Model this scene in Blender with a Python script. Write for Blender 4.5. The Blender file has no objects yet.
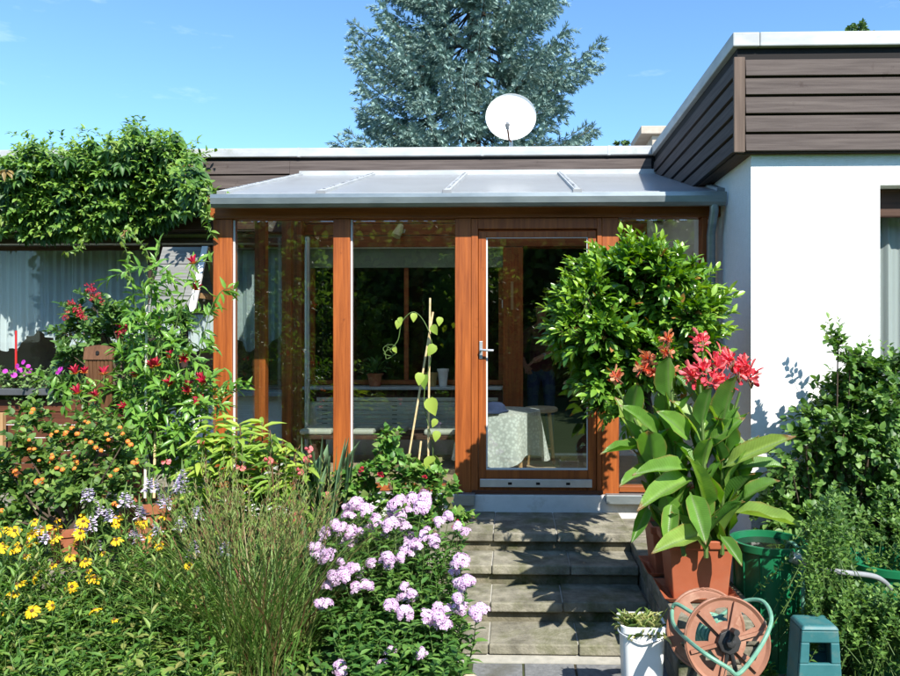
import bpy, math, random
import numpy as np
from mathutils import Vector, Matrix, Euler

# ------------------------------------------------------------------ camera, sky, sun, exposure
S = bpy.context.scene
R = math.radians
CAM = np.array((0.0, -5.87, 1.37)); F = 740.0; YAW = R(1.5); PPX = 495.0; PPY = 338.0
cam = bpy.data.objects.new('camera', bpy.data.cameras.new('camera'))
S.collection.objects.link(cam)
cam.location = CAM; cam.rotation_euler = (R(90), 0, YAW)
cam.data.sensor_width = 36; cam.data.lens = F / 900 * 36
cam.data.shift_x = -(PPX - 450) / 900
cam.data.clip_start = .05; cam.data.clip_end = 2000
S.camera = cam

SUN = Vector((0.50, -0.92, 1.0)).normalized()          # direction towards the sun
elev = math.asin(SUN.z); azim = math.atan2(SUN.x, SUN.y)
W = bpy.data.worlds.new('World'); S.world = W; W.use_nodes = True
nt = W.node_tree; nt.nodes.clear()
sky = nt.nodes.new('ShaderNodeTexSky'); sky.sky_type = 'NISHITA'; sky.sun_disc = False
sky.sun_elevation = elev; sky.sun_rotation = azim; sky.altitude = 300
sky.air_density = 1.0; sky.dust_density = 0.4; sky.ozone_density = 1.6
tc = nt.nodes.new('ShaderNodeTexCoord'); mp = nt.nodes.new('ShaderNodeMapping')
mp.inputs['Scale'].default_value = (1.2, 1.2, 5.0); mp.inputs['Rotation'].default_value = (0.1, 0.25, 0.3)
nz = nt.nodes.new('ShaderNodeTexNoise'); nz.inputs['Scale'].default_value = 2.6; nz.inputs['Detail'].default_value = 8; nz.inputs['Roughness'].default_value = .62
rp = nt.nodes.new('ShaderNodeValToRGB'); rp.color_ramp.elements[0].position = .58; rp.color_ramp.elements[1].position = .95
rp.color_ramp.elements[1].color = (.5, .5, .5, 1)
mx = nt.nodes.new('ShaderNodeMix'); mx.data_type = 'RGBA'; mx.inputs[7].default_value = (8.5, 9.2, 10, 1)
bg = nt.nodes.new('ShaderNodeBackground'); bg.inputs['Strength'].default_value = 0.128
wo = nt.nodes.new('ShaderNodeOutputWorld')
L_ = nt.links.new
L_(tc.outputs['Generated'], mp.inputs[0]); L_(mp.outputs[0], nz.inputs[0]); L_(nz.outputs[0], rp.inputs[0])
tint = nt.nodes.new('ShaderNodeMix'); tint.data_type = 'RGBA'; tint.blend_type = 'MULTIPLY'; tint.inputs[0].default_value = 1; tint.inputs[7].default_value = (.68, .93, 1.10, 1)
L_(sky.outputs[0], tint.inputs[6])
L_(rp.outputs[0], mx.inputs[0]); L_(tint.outputs[2], mx.inputs[6]); L_(mx.outputs[2], bg.inputs[0]); L_(bg.outputs[0], wo.inputs[0])

sl = bpy.data.lights.new('sun', 'SUN'); sl.energy = 4.6; sl.angle = R(.5); sl.color = (1, .95, .86)
so = bpy.data.objects.new('sun', sl); S.collection.objects.link(so)
so.rotation_euler = SUN.to_track_quat('Z', 'Y').to_euler(); so.location = (6, -10, 12)
S.view_settings.view_transform = 'Standard'; S.view_settings.look = 'None'
S.view_settings.exposure = 1.0; S.view_settings.gamma = 1; S.view_settings.use_curve_mapping = False
S.cycles.max_bounces = 10; S.cycles.transparent_max_bounces = 16; S.cycles.caustics_reflective = False; S.cycles.caustics_refractive = False

# ------------------------------------------------------------------ helpers
rng = np.random.default_rng(7)
def P(px, py, Y):
    """world point on the plane y=Y seen at photo pixel (px,py)"""
    a = (px - PPX) / F; b = (PPY - py) / F
    d = np.array((a * math.cos(YAW) - math.sin(YAW), a * math.sin(YAW) + math.cos(YAW), b))
    k = (Y - CAM[1]) / d[1]
    return CAM + d * k
def fx(px, Y=0.0): return float(P(px, 338, Y)[0])
def fz(py, Y=0.0, px=514): return float(P(px, py, Y)[2])
def nrm(v):
    v = np.asarray(v, float); return v / (np.linalg.norm(v, axis=-1, keepdims=True) + 1e-9)

WL = {}                                                  # world position of every object's origin
def link(name, me, parent=None, mat=None):
    o = bpy.data.objects.new(name, me); S.collection.objects.link(o)
    if parent is not None:
        o.parent = parent; base = WL[parent.name]; WL[o.name] = base
    else: WL[o.name] = np.zeros(3)
    if mat is not None:
        for m in (mat if isinstance(mat, (list, tuple)) else [mat]): me.materials.append(m)
    return o
def tag(o, label=None, cat=None, group=None, kind=None):
    if label: o['label'] = label
    if cat: o['category'] = cat
    if group: o['group'] = group
    if kind: o['kind'] = kind
    return o
def thing(name, label, cat, loc, group=None):
    o = bpy.data.objects.new(name, None); S.collection.objects.link(o); o.location = tuple(loc); o.empty_display_size = .1
    WL[o.name] = np.array(loc, float)
    return tag(o, label, cat, group)
def copy_tree(o, loc=None, rz=None):
    c = o.copy(); S.collection.objects.link(c); WL[c.name] = np.array(loc if loc is not None else WL[o.name], float)
    if loc is not None: c.location = tuple(loc)
    if rz is not None: c.rotation_euler.z = rz
    for ch in o.children:
        d = ch.copy(); S.collection.objects.link(d); d.parent = c
        for g in ch.children:
            e = g.copy(); S.collection.objects.link(e); e.parent = d
    return c

class MB:
    """collects solid shapes in world coordinates and links them as one mesh"""
    def __init__(s): s.v = []; s.f = []
    def quadstrip(s, rings, closed=True, caps=True):
        b = len(s.v); n = len(rings[0])
        for r in rings: s.v.extend([tuple(p) for p in r])
        m = n if closed else n - 1
        for i in range(len(rings) - 1):
            for j in range(m):
                s.f.append((b + i * n + j, b + i * n + (j + 1) % n, b + (i + 1) * n + (j + 1) % n, b + (i + 1) * n + j))
        if caps and closed:
            s.f.append(tuple(b + j for j in reversed(range(n)))); k = b + (len(rings) - 1) * n
            s.f.append(tuple(k + j for j in range(n)))
        return s
    def box(s, x0, y0, z0, x1, y1, z1):
        if x0 > x1: x0, x1 = x1, x0
        if y0 > y1: y0, y1 = y1, y0
        if z0 > z1: z0, z1 = z1, z0
        return s.quadstrip([[(x0, y0, z0), (x1, y0, z0), (x1, y1, z0), (x0, y1, z0)], [(x0, y0, z1), (x1, y0, z1), (x1, y1, z1), (x0, y1, z1)]])
    def hull8(s, bottom, top): return s.quadstrip([bottom, top])
    def bar(s, a, b, w, h, up=(0, 0, 1)):
        a = np.array(a, float); b = np.array(b, float); t = nrm(b - a); u = np.array(up, float)
        sd = np.cross(t, u)
        if np.linalg.norm(sd) < 1e-6: sd = np.cross(t, (0, 1, 0))
        sd = nrm(sd); u = np.cross(sd, t)
        q = [(-w / 2, -h / 2), (w / 2, -h / 2), (w / 2, h / 2), (-w / 2, h / 2)]
        return s.quadstrip([[a + sd * i + u * j for i, j in q], [b + sd * i + u * j for i, j in q]])
    def tube(s, path, r, n=8, caps=True):
        path = np.asarray(path, float); k = len(path)
        r = np.broadcast_to(np.asarray(r, float), (k,)) if np.ndim(r) == 0 else np.asarray(r, float)
        t = np.gradient(path, axis=0); t = nrm(t)
        ref = np.array((0.31, 0.17, 0.93)) if abs(t[0][2]) < .9 else np.array((1.0, 0.1, 0))
        rings = []
        for i in range(k):
            a = nrm(np.cross(t[i], ref)); c = np.cross(t[i], a)
            rings.append([path[i] + r[i] * (a * math.cos(2 * math.pi * j / n) + c * math.sin(2 * math.pi * j / n)) for j in range(n)])
        return s.quadstrip(rings, caps=caps)
    def lathe(s, c, prof, n=28, axis='z', close=True):
        c = np.array(c, float); rings = []
        for r, h in prof:
            ring = []
            for j in range(n):
                q = 2 * math.pi * j / n; a, b = r * math.cos(q), r * math.sin(q)
                ring.append(c + (np.array((a, b, h)) if axis == 'z' else np.array((a, -h, b)) if axis == 'y' else np.array((h, a, b))))
            rings.append(ring)
        return s.quadstrip(rings, caps=close)
    def grid(s, fn, nu, nv):
        b = len(s.v)
        for i in range(nu + 1):
            for j in range(nv + 1): s.v.append(tuple(fn(i / nu, j / nv)))
        for i in range(nu):
            for j in range(nv):
                k = b + i * (nv + 1) + j; s.f.append((k, k + nv + 1, k + nv + 2, k + 1))
        return s
    def build(s, name, mat, parent=None, smooth=False, bevel=0, seg=2, solid=0):
        base = WL[parent.name] if parent is not None else np.zeros(3)
        me = bpy.data.meshes.new(name); me.from_pydata([tuple(np.array(p) - base) for p in s.v], [], s.f); me.update()
        if smooth: me.polygons.foreach_set('use_smooth', [True] * len(me.polygons))
        o = link(name, me, parent, mat)
        if solid:
            m = o.modifiers.new('solid', 'SOLIDIFY'); m.thickness = solid; m.offset = 0
        if bevel:
            m = o.modifiers.new('bevel', 'BEVEL'); m.width = bevel; m.segments = seg; m.limit_method = 'ANGLE'; m.angle_limit = R(40)
        if smooth:
            try: me.set_sharp_from_angle(angle=R(42))
            except Exception: pass
        return o

# leaf templates: list of (x,y,z) with x,y,z scaled by half width / length, all quads
def tpl(prof, fold=.25, curl=.15, cols=2, wave=0):
    V = []; n = cols + 1
    for (y, w) in prof:
        for j in range(n):
            x = -1 + 2 * j / cols
            V.append((x * w, y, fold * abs(x) * w * .4 - curl * y * y + wave * math.sin(y * 14 + x * 3) * abs(x)))
    Q = []
    for i in range(len(prof) - 1):
        for j in range(cols):
            k = i * n + j; Q.append((k, k + 1, k + n + 1, k + n))
    return np.array(V), np.array(Q)
OVATE = tpl([(0, .08), (.22, .8), (.5, 1), (.78, .66), (1, .03)])
LANCE = tpl([(0, .1), (.3, .9), (.65, .75), (1, .03)], curl=.28)
DROOP = tpl([(0, .1), (.2, .75), (.5, 1), (.8, .55), (1, .03)], curl=.45)
HEART = tpl([(-.12, .45), (.08, .95), (.35, 1), (.65, .66), (1, .03)], curl=.2)
SWORD = tpl([(0, .8), (.4, 1), (.8, .7), (1, .05)], fold=.6, curl=.06)
BIG = tpl([(0, .07), (.06, .12), (.14, .5), (.26, .86), (.42, 1), (.6, .95), (.76, .72), (.89, .40), (.96, .16), (1, .02)], fold=.42, curl=.14, cols=6, wave=.03)
PETAL = tpl([(0, .25), (.45, .85), (.8, 1), (1, .55)], fold=.3, curl=.2)
NEEDLE = tpl([(0, .6), (.5, 1), (1, .1)], fold=.0, curl=.05, cols=1)
SMALL = tpl([(0, .15), (.45, 1), (1, .05)], curl=.2)

class Leaves:
    def __init__(s): s.d = []
    def add(s, p, t, n, L, w, r=None): s.d.append((p, t, n, L, w, rng.random() if r is None else r))
    def build(s, name, tp, mat, parent=None, smooth=True):
        V, Q = tp; k = len(s.d); nv = len(V); nq = len(Q)
        Pn = np.array([d[0] for d in s.d], float); T = nrm(np.array([d[1] for d in s.d], float)); N = np.array([d[2] for d in s.d], float)
        Ln = np.array([d[3] for d in s.d], float); Wd = np.array([d[4] for d in s.d], float); Rn = np.array([d[5] for d in s.d], float)
        Sd = np.cross(T, N); bad = np.linalg.norm(Sd, axis=1) < 1e-4; Sd[bad] = np.cross(T[bad], (0.3, 1, .2)); Sd = nrm(Sd); N = np.cross(Sd, T)
        base = WL[parent.name] if parent is not None else np.zeros(3)
        vv = (Pn[:, None] + Sd[:, None] * (V[None, :, 0:1] * Wd[:, None, None]) + T[:, None] * (V[None, :, 1:2] * Ln[:, None, None]) + N[:, None] * (V[None, :, 2:3] * Ln[:, None, None])) - base
        me = bpy.data.meshes.new(name)
        me.vertices.add(k * nv); me.vertices.foreach_set('co', vv.reshape(-1).astype(np.float32))
        idx = (Q[None] + (np.arange(k) * nv)[:, None, None]).reshape(-1)
        me.loops.add(len(idx)); me.loops.foreach_set('vertex_index', idx.astype(np.int32))
        me.polygons.add(k * nq); me.polygons.foreach_set('loop_start', (np.arange(k * nq) * 4).astype(np.int32))
        me.polygons.foreach_set('use_smooth', np.ones(k * nq, bool) if smooth else np.zeros(k * nq, bool))
        for nm, arr in (('rnd', np.repeat(Rn, nv)), ('lx', np.tile(V[:, 0], k)), ('ly', np.tile(V[:, 1], k))):
            me.attributes.new(nm, 'FLOAT', 'POINT').data.foreach_set('value', arr.astype(np.float32))
        me.update(calc_edges=True); me.validate()
        return link(name, me, parent, mat)

# ------------------------------------------------------------------ materials
def newmat(name):
    m = bpy.data.materials.new(name); m.use_nodes = True; n = m.node_tree
    return m, n, n.nodes['Principled BSDF'], n.links.new
def col(c): return (c[0], c[1], c[2], 1)
def M(name, c1, c2=None, scale=6, stretch=(1, 1, 1), rough=.6, bump=0, bscale=None, metal=0, spec=.4, c3=None, scale3=1.2, lo=.35, hi=.68, detail=7, th3=(.52, .68)):
    m, n, b, l = newmat(name); b.inputs['Roughness'].default_value = rough; b.inputs['Metallic'].default_value = metal; b.inputs['Specular IOR Level'].default_value = spec
    b.inputs['Base Color'].default_value = col(c1)
    if c2 is not None:
        t = n.nodes.new('ShaderNodeTexCoord'); mpn = n.nodes.new('ShaderNodeMapping'); mpn.inputs['Scale'].default_value = stretch
        x = n.nodes.new('ShaderNodeTexNoise'); x.inputs['Scale'].default_value = scale; x.inputs['Detail'].default_value = detail; x.inputs['Roughness'].default_value = .6
        rr = n.nodes.new('ShaderNodeValToRGB'); e = rr.color_ramp.elements; e[0].position = lo; e[1].position = hi; e[0].color = col(c1); e[1].color = col(c2)
        l(t.outputs['Object'], mpn.inputs[0]); l(mpn.outputs[0], x.inputs[0]); l(x.outputs[0], rr.inputs[0]); out = rr.outputs[0]
        if c3 is not None:
            y = n.nodes.new('ShaderNodeTexNoise'); y.inputs['Scale'].default_value = scale3; y.inputs['Detail'].default_value = 9; y.inputs['Roughness'].default_value = .68
            r3 = n.nodes.new('ShaderNodeValToRGB'); r3.color_ramp.elements[0].position = th3[0]; r3.color_ramp.elements[1].position = th3[1]
            mm = n.nodes.new('ShaderNodeMix'); mm.data_type = 'RGBA'; mm.inputs[7].default_value = col(c3)
            l(t.outputs['Object'], y.inputs[0]); l(y.outputs[0], r3.inputs[0]); l(r3.outputs[0], mm.inputs[0]); l(out, mm.inputs[6]); out = mm.outputs[2]
        l(out, b.inputs['Base Color'])
        if bump:
            q = x
            if bscale:
                q = n.nodes.new('ShaderNodeTexNoise'); q.inputs['Scale'].default_value = bscale; q.inputs['Detail'].default_value = 6; l(mpn.outputs[0], q.inputs[0])
            bp = n.nodes.new('ShaderNodeBump'); bp.inputs['Strength'].default_value = bump; bp.inputs['Distance'].default_value = .01
            l(q.outputs[0], bp.inputs['Height']); l(bp.outputs[0], b.inputs['Normal'])
    return m
def WOOD(name, dark, light, axis='z', rough=.5, bump=.25, spec=.35, knots=None):
    st = {'x': (1.2, 26, 26), 'y': (26, 1.2, 26), 'z': (26, 26, 1.2)}[axis]
    return M(name, dark, light, scale=1.6, stretch=st, rough=rough, bump=bump, spec=spec, lo=.3, hi=.72, c3=knots, scale3=9, th3=(.62, .78))
LEAFGAIN = 1.6
def LEAF(name, cols, rough=.45, trans=.3, spec=.4, mid=None, edge=None, tcol=None, vein=0):
    """cols: colours a leaf may have, picked per leaf"""
    if 'petal' not in name: cols = [(min(.5, c[0] * LEAFGAIN * 1.0), min(.5, c[1] * LEAFGAIN * 1.06), min(.5, c[2] * LEAFGAIN)) for c in cols]
    m, n, b, l = newmat(name); b.inputs['Roughness'].default_value = rough; b.inputs['Specular IOR Level'].default_value = spec
    at = n.nodes.new('ShaderNodeAttribute'); at.attribute_name = 'rnd'
    rr = n.nodes.new('ShaderNodeValToRGB'); e = rr.color_ramp.elements
    while len(e) < len(cols): e.new(.5)
    for i, c in enumerate(cols): e[i].position = i / max(1, len(cols) - 1); e[i].color = col(c)
    l(at.outputs['Fac'], rr.inputs[0]); out = rr.outputs[0]
    if mid is not None or edge is not None:
        ax = n.nodes.new('ShaderNodeAttribute'); ax.attribute_name = 'lx'
        ab = n.nodes.new('ShaderNodeMath'); ab.operation = 'ABSOLUTE'; l(ax.outputs['Fac'], ab.inputs[0])
        for c, lo, hi, inv in ((mid, .02, .16, True), (edge, .82, .98, False)):
            if c is None: continue
            mr = n.nodes.new('ShaderNodeMapRange'); mr.inputs[1].default_value = lo; mr.inputs[2].default_value = hi
            mr.inputs[3].default_value = .75 if inv else 0; mr.inputs[4].default_value = 0 if inv else .9
            mm = n.nodes.new('ShaderNodeMix'); mm.data_type = 'RGBA'; mm.inputs[7].default_value = col(c)
            l(ab.outputs[0], mr.inputs[0]); l(mr.outputs[0], mm.inputs[0]); l(out, mm.inputs[6]); out = mm.outputs[2]
    if vein:
        ay = n.nodes.new('ShaderNodeAttribute'); ay.attribute_name = 'ly'; a2 = n.nodes.new('ShaderNodeAttribute'); a2.attribute_name = 'lx'
        ab2 = n.nodes.new('ShaderNodeMath'); ab2.operation = 'ABSOLUTE'; l(a2.outputs['Fac'], ab2.inputs[0])
        m1 = n.nodes.new('ShaderNodeMath'); m1.operation = 'MULTIPLY_ADD'; m1.inputs[1].default_value = -.16; l(ab2.outputs[0], m1.inputs[0]); l(ay.outputs['Fac'], m1.inputs[2])
        m2 = n.nodes.new('ShaderNodeMath'); m2.operation = 'MULTIPLY'; m2.inputs[1].default_value = 150; l(m1.outputs[0], m2.inputs[0])
        m3 = n.nodes.new('ShaderNodeMath'); m3.operation = 'SINE'; l(m2.outputs[0], m3.inputs[0])
        tcv = n.nodes.new('ShaderNodeTexCoord'); nzv = n.nodes.new('ShaderNodeTexNoise'); nzv.inputs['Scale'].default_value = 14; nzv.inputs['Detail'].default_value = 6; l(tcv.outputs['Object'], nzv.inputs[0])
        m4 = n.nodes.new('ShaderNodeMath'); m4.operation = 'MULTIPLY_ADD'; m4.inputs[1].default_value = vein; m4.inputs[2].default_value = .62; l(m3.outputs[0], m4.inputs[0])
        m5 = n.nodes.new('ShaderNodeMath'); m5.operation = 'MULTIPLY_ADD'; m5.inputs[1].default_value = .8; l(nzv.outputs[0], m5.inputs[0]); l(m4.outputs[0], m5.inputs[2])
        hv = n.nodes.new('ShaderNodeHueSaturation'); l(out, hv.inputs['Color']); l(m5.outputs[0], hv.inputs['Value']); out = hv.outputs[0]
        nt2 = n.nodes.new('ShaderNodeTexNoise'); nt2.inputs['Scale'].default_value = 9; nt2.inputs['Detail'].default_value = 7; l(tcv.outputs['Object'], nt2.inputs[0])
        s1 = n.nodes.new('ShaderNodeMath'); s1.operation = 'MULTIPLY_ADD'; s1.inputs[1].default_value = .55; l(nt2.outputs[0], s1.inputs[0]); l(ay.outputs['Fac'], s1.inputs[2])
        s2 = n.nodes.new('ShaderNodeMapRange'); s2.inputs[1].default_value = 1.19; s2.inputs[2].default_value = 1.27; l(s1.outputs[0], s2.inputs[0])
        sm_ = n.nodes.new('ShaderNodeMix'); sm_.data_type = 'RGBA'; sm_.inputs[7].default_value = (.22, .13, .045, 1); l(s2.outputs[0], sm_.inputs[0]); l(out, sm_.inputs[6]); out = sm_.outputs[2]
        bpv = n.nodes.new('ShaderNodeBump'); bpv.inputs['Strength'].default_value = .1; bpv.inputs['Distance'].default_value = .004; l(m3.outputs[0], bpv.inputs['Height']); l(bpv.outputs[0], b.inputs['Normal'])
    l(out, b.inputs['Base Color'])
    if trans:
        tr = n.nodes.new('ShaderNodeBsdfTranslucent'); ms = n.nodes.new('ShaderNodeMixShader'); ms.inputs[0].default_value = trans
        hs = n.nodes.new('ShaderNodeHueSaturation'); hs.inputs['Saturation'].default_value = 1.15; hs.inputs['Value'].default_value = 1.5; hs.inputs['Hue'].default_value = .49 if tcol is None else tcol
        l(out, hs.inputs['Color']); l(hs.outputs[0], tr.inputs[0]); l(b.outputs[0], ms.inputs[1]); l(tr.outputs[0], ms.inputs[2])
        l(ms.outputs[0], n.nodes['Material Output'].inputs[0])
    return m
def GLASS(name, tint=(.93, .96, .95), refl=.085):
    m, n, b, l = newmat(name); n.nodes.remove(b)
    lw = n.nodes.new('ShaderNodeLayerWeight'); lw.inputs[0].default_value = .5
    pw = n.nodes.new('ShaderNodeMath'); pw.operation = 'POWER'; pw.inputs[1].default_value = 5
    ma = n.nodes.new('ShaderNodeMath'); ma.operation = 'MULTIPLY_ADD'; ma.inputs[1].default_value = .85; ma.inputs[2].default_value = refl
    tr = n.nodes.new('ShaderNodeBsdfTransparent'); tr.inputs[0].default_value = col(tint)
    gl = n.nodes.new('ShaderNodeBsdfGlossy'); gl.inputs['Roughness'].default_value = .01
    ms = n.nodes.new('ShaderNodeMixShader')
    l(lw.outputs['Facing'], pw.inputs[0]); l(pw.outputs[0], ma.inputs[0]); l(ma.outputs[0], ms.inputs[0]); l(tr.outputs[0], ms.inputs[1]); l(gl.outputs[0], ms.inputs[2])
    l(ms.outputs[0], n.nodes['Material Output'].inputs[0]); return m
def CLOTH(name, c, trans=.35, alpha=1.0, lace=0):
    m, n, b, l = newmat(name); b.inputs['Base Color'].default_value = col(c); b.inputs['Roughness'].default_value = .9; b.inputs['Specular IOR Level'].default_value = .1
    tr = n.nodes.new('ShaderNodeBsdfTranslucent'); tr.inputs[0].default_value = col(c); ms = n.nodes.new('ShaderNodeMixShader'); ms.inputs[0].default_value = trans
    l(b.outputs[0], ms.inputs[1]); l(tr.outputs[0], ms.inputs[2]); out = ms.outputs[0]
    if alpha < 1:
        tp = n.nodes.new('ShaderNodeBsdfTransparent'); m2 = n.nodes.new('ShaderNodeMixShader'); m2.inputs[0].default_value = alpha
        if lace:
            t = n.nodes.new('ShaderNodeTexCoord'); v = n.nodes.new('ShaderNodeTexVoronoi'); v.inputs['Scale'].default_value = lace
            r = n.nodes.new('ShaderNodeMapRange'); r.inputs[1].default_value = .2; r.inputs[2].default_value = .6; r.inputs[3].default_value = 1; r.inputs[4].default_value = alpha - .3
            l(t.outputs['Object'], v.inputs[0]); l(v.outputs[0], r.inputs[0]); l(r.outputs[0], m2.inputs[0])
        l(tp.outputs[0], m2.inputs[1]); l(out, m2.inputs[2]); out = m2.outputs[0]
    l(out, n.nodes['Material Output'].inputs[0]); return m

m_post = WOOD('stained_wood_upright', (.19, .043, .008), (.41, .112, .021), 'z', knots=(.10, .022, .006))
m_rail = WOOD('stained_wood_rail', (.18, .046, .010), (.34, .10, .022), 'x', knots=(.10, .022, .006))
m_railD = WOOD('stained_wood_depth', (.18, .046, .010), (.34, .10, .022), 'y')
m_fasc = WOOD('weathered_board', (.062, .049, .045), (.125, .102, .092), 'x', rough=.8, spec=.15, knots=(.05, .036, .032))
m_fascY = WOOD('weathered_board_side', (.062, .049, .045), (.120, .097, .088), 'y', rough=.8, spec=.15)
m_dark = M('dark_gap', (.012, .01, .01), rough=.9)
m_dkwood = WOOD('dark_brown_wood', (.035, .016, .01), (.085, .04, .024), 'x', rough=.7)
m_dkwoodY = WOOD('dark_brown_rafter', (.06, .035, .025), (.14, .085, .06), 'y', rough=.75)
m_dkwoodZ = WOOD('dark_brown_post', (.018, .011, .009), (.045, .028, .02), 'z', rough=.75)
m_redboard = WOOD('red_brown_board', (.06, .019, .009), (.14, .047, .02), 'x', rough=.65)
m_render = M('white_render', (.78, .78, .76), (.83, .83, .82), scale=30, rough=.92, bump=.35, bscale=160, spec=.1, c3=(.70, .70, .66), scale3=.9, th3=(.6, .85))
m_cap = M('zinc_cap', (.34, .355, .36), (.46, .475, .47), scale=4, stretch=(1, 1, 3), rough=.55, spec=.4, c3=(.24, .27, .19), scale3=3.0, th3=(.6, .8))
m_zinc = M('zinc', (.20, .235, .25), (.30, .34, .35), scale=5, stretch=(.6, 2, 2), rough=.38, metal=.55)
m_alu = M('aluminium', (.52, .54, .56), (.62, .64, .66), scale=9, rough=.35, metal=.6)
m_seal = M('pale_glazing_seal', (.62, .63, .62), rough=.5)
m_plinth = M('white_plinth', (.62, .62, .60), (.74, .73, .71), scale=8, rough=.85, bump=.15, c3=(.42, .40, .34), scale3=4)
m_roofpan = M('translucent_roof_sheet', (.50, .53, .56), (.56, .59, .62), scale=2.5, rough=.22, spec=.5, c3=(.40, .43, .43), scale3=2.2, th3=(.55, .8))
_n = m_roofpan.node_tree; _b = _n.nodes['Principled BSDF']; _t = _n.nodes.new('ShaderNodeBsdfTranslucent'); _t.inputs[0].default_value = (.78, .80, .80, 1)
_m = _n.nodes.new('ShaderNodeMixShader'); _m.inputs[0].default_value = .5; _n.links.new(_b.outputs[0], _m.inputs[1]); _n.links.new(_t.outputs[0], _m.inputs[2]); _n.links.new(_m.outputs[0], _n.nodes['Material Output'].inputs[0])
m_glass = GLASS('window_glass')
m_glass_dark = GLASS('window_glass_old', (.90, .93, .93), .03)
m_floor = M('interior_tile', (.40, .30, .19), (.48, .37, .24), scale=7, rough=.5)
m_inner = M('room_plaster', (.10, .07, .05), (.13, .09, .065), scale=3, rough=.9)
m_roofgravel = M('roof_gravel', (.22, .21, .20), (.34, .33, .31), scale=60, rough=.95, bump=.5)
m_step = M('step_concrete', (.13, .122, .095), (.33, .31, .245), scale=7, rough=.92, bump=.5, bscale=70, spec=.15, c3=(.11, .115, .055), scale3=4.5, th3=(.46, .70))
m_riser = M('step_riser', (.12, .11, .075), (.22, .20, .145), scale=9, rough=.95, bump=.6, bscale=60, spec=.1, c3=(.055, .065, .025), scale3=4, th3=(.48, .66))
m_wallstone = M('wall_stone', (.13, .115, .09), (.26, .235, .185), scale=9, rough=.95, bump=.7, bscale=45, c3=(.06, .075, .03), scale3=4, th3=(.48, .66))
m_joint = M('joint_mortar', (.32, .31, .27), (.42, .40, .35), scale=20, rough=.95)
m_paver = M('grey_paver', (.13, .135, .14), (.20, .205, .21), scale=30, rough=.9, bump=.3, bscale=120, c3=(.10, .10, .085), scale3=3)
m_soil = M('garden_soil', (.035, .025, .016), (.075, .055, .035), scale=14, rough=1, bump=.8, c3=(.04, .075, .015), scale3=2.5, th3=(.38, .52))
m_lawn = M('lawn', (.035, .075, .012), (.075, .13, .03), scale=40, rough=1, bump=.6, c3=(.055, .10, .02), scale3=.6)
m_terra = M('terracotta', (.30, .10, .05), (.38, .14, .075), scale=10, rough=.7, spec=.25, c3=(.52, .32, .24), scale3=5, th3=(.58, .8))
m_terrap = M('terracotta_plastic', (.31, .082, .036), (.37, .105, .05), scale=5, rough=.5, spec=.35, c3=(.33, .13, .075), scale3=3, th3=(.5, .8))
m_reel = M('faded_brown_plastic', (.23, .092, .052), (.31, .15, .095), scale=5, rough=.55, c3=(.38, .21, .14), scale3=6)
m_black = M('black_plastic', (.015, .015, .016), (.03, .03, .03), scale=20, rough=.45)
m_green = M('green_plastic', (.007, .13, .05), (.012, .17, .068), scale=4, rough=.38, spec=.45, c3=(.02, .15, .075), scale3=6)
m_hose = M('green_hose', (.10, .25, .17), (.17, .34, .24), scale=30, rough=.45)
m_teal = M('teal_plastic', (.025, .12, .13), (.045, .17, .18), scale=6, rough=.5, c3=(.10, .17, .16), scale3=7)
m_white = M('white_plastic', (.66, .67, .66), (.76, .77, .76), scale=5, rough=.4, c3=(.50, .49, .44), scale3=4, th3=(.58, .8))
m_dish = M('white_dish_paint', (.82, .82, .80), rough=.55)
m_grey = M('grey_plastic', (.20, .21, .22), (.28, .29, .30), scale=8, rough=.5)
m_bamboo = M('bamboo_cane', (.50, .36, .17), (.66, .52, .30), scale=3, stretch=(1, 1, 12), rough=.55)
m_cane_pale = M('pale_cane', (.58, .54, .46), (.68, .66, .60), scale=3, stretch=(1, 1, 12), rough=.5)
m_bark = M('bark', (.045, .032, .022), (.11, .08, .055), scale=7, stretch=(2, 2, .5), rough=.95, bump=.8)
m_stem = M('green_stem', (.06, .11, .02), (.10, .16, .04), scale=9, rough=.6)
m_redstem = M('reddish_stem', (.10, .05, .03), (.16, .10, .05), scale=9, rough=.6)
m_felt = WOOD('grey_roof_board', (.13, .13, .125), (.24, .24, .225), 'x', rough=.9, spec=.1)
m_rock = M('sandstone', (.42, .33, .21), (.62, .53, .38), scale=6, rough=.95, bump=.8, bscale=25, c3=(.30, .26, .18), scale3=4)
m_blind = M('pale_blind', (.16, .20, .15), (.20, .24, .18), scale=4, rough=.8)
m_slat = M('white_slatted_panel', (.34, .35, .29), (.42, .43, .36), scale=4, rough=.6)
m_curtain = CLOTH('sheer_curtain', (.82, .86, .86), .3, .93)
m_curtain2 = CLOTH('grey_sheer_curtain', (.62, .64, .62), .3, .9)
m_lace = CLOTH('lace_cloth', (.66, .69, .66), .2, .97, 34)
m_rush = M('rush_seat', (.36, .29, .19), (.48, .40, .28), scale=30, rough=.9)
m_navy = M('navy_cloth', (.018, .028, .075), (.03, .045, .11), scale=12, rough=.9)
m_ltwood = WOOD('light_wood', (.34, .20, .09), (.48, .31, .16), 'z')
m_chair = WOOD('brown_chair_wood', (.085, .036, .016), (.16, .075, .035), 'z', rough=.55)

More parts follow.
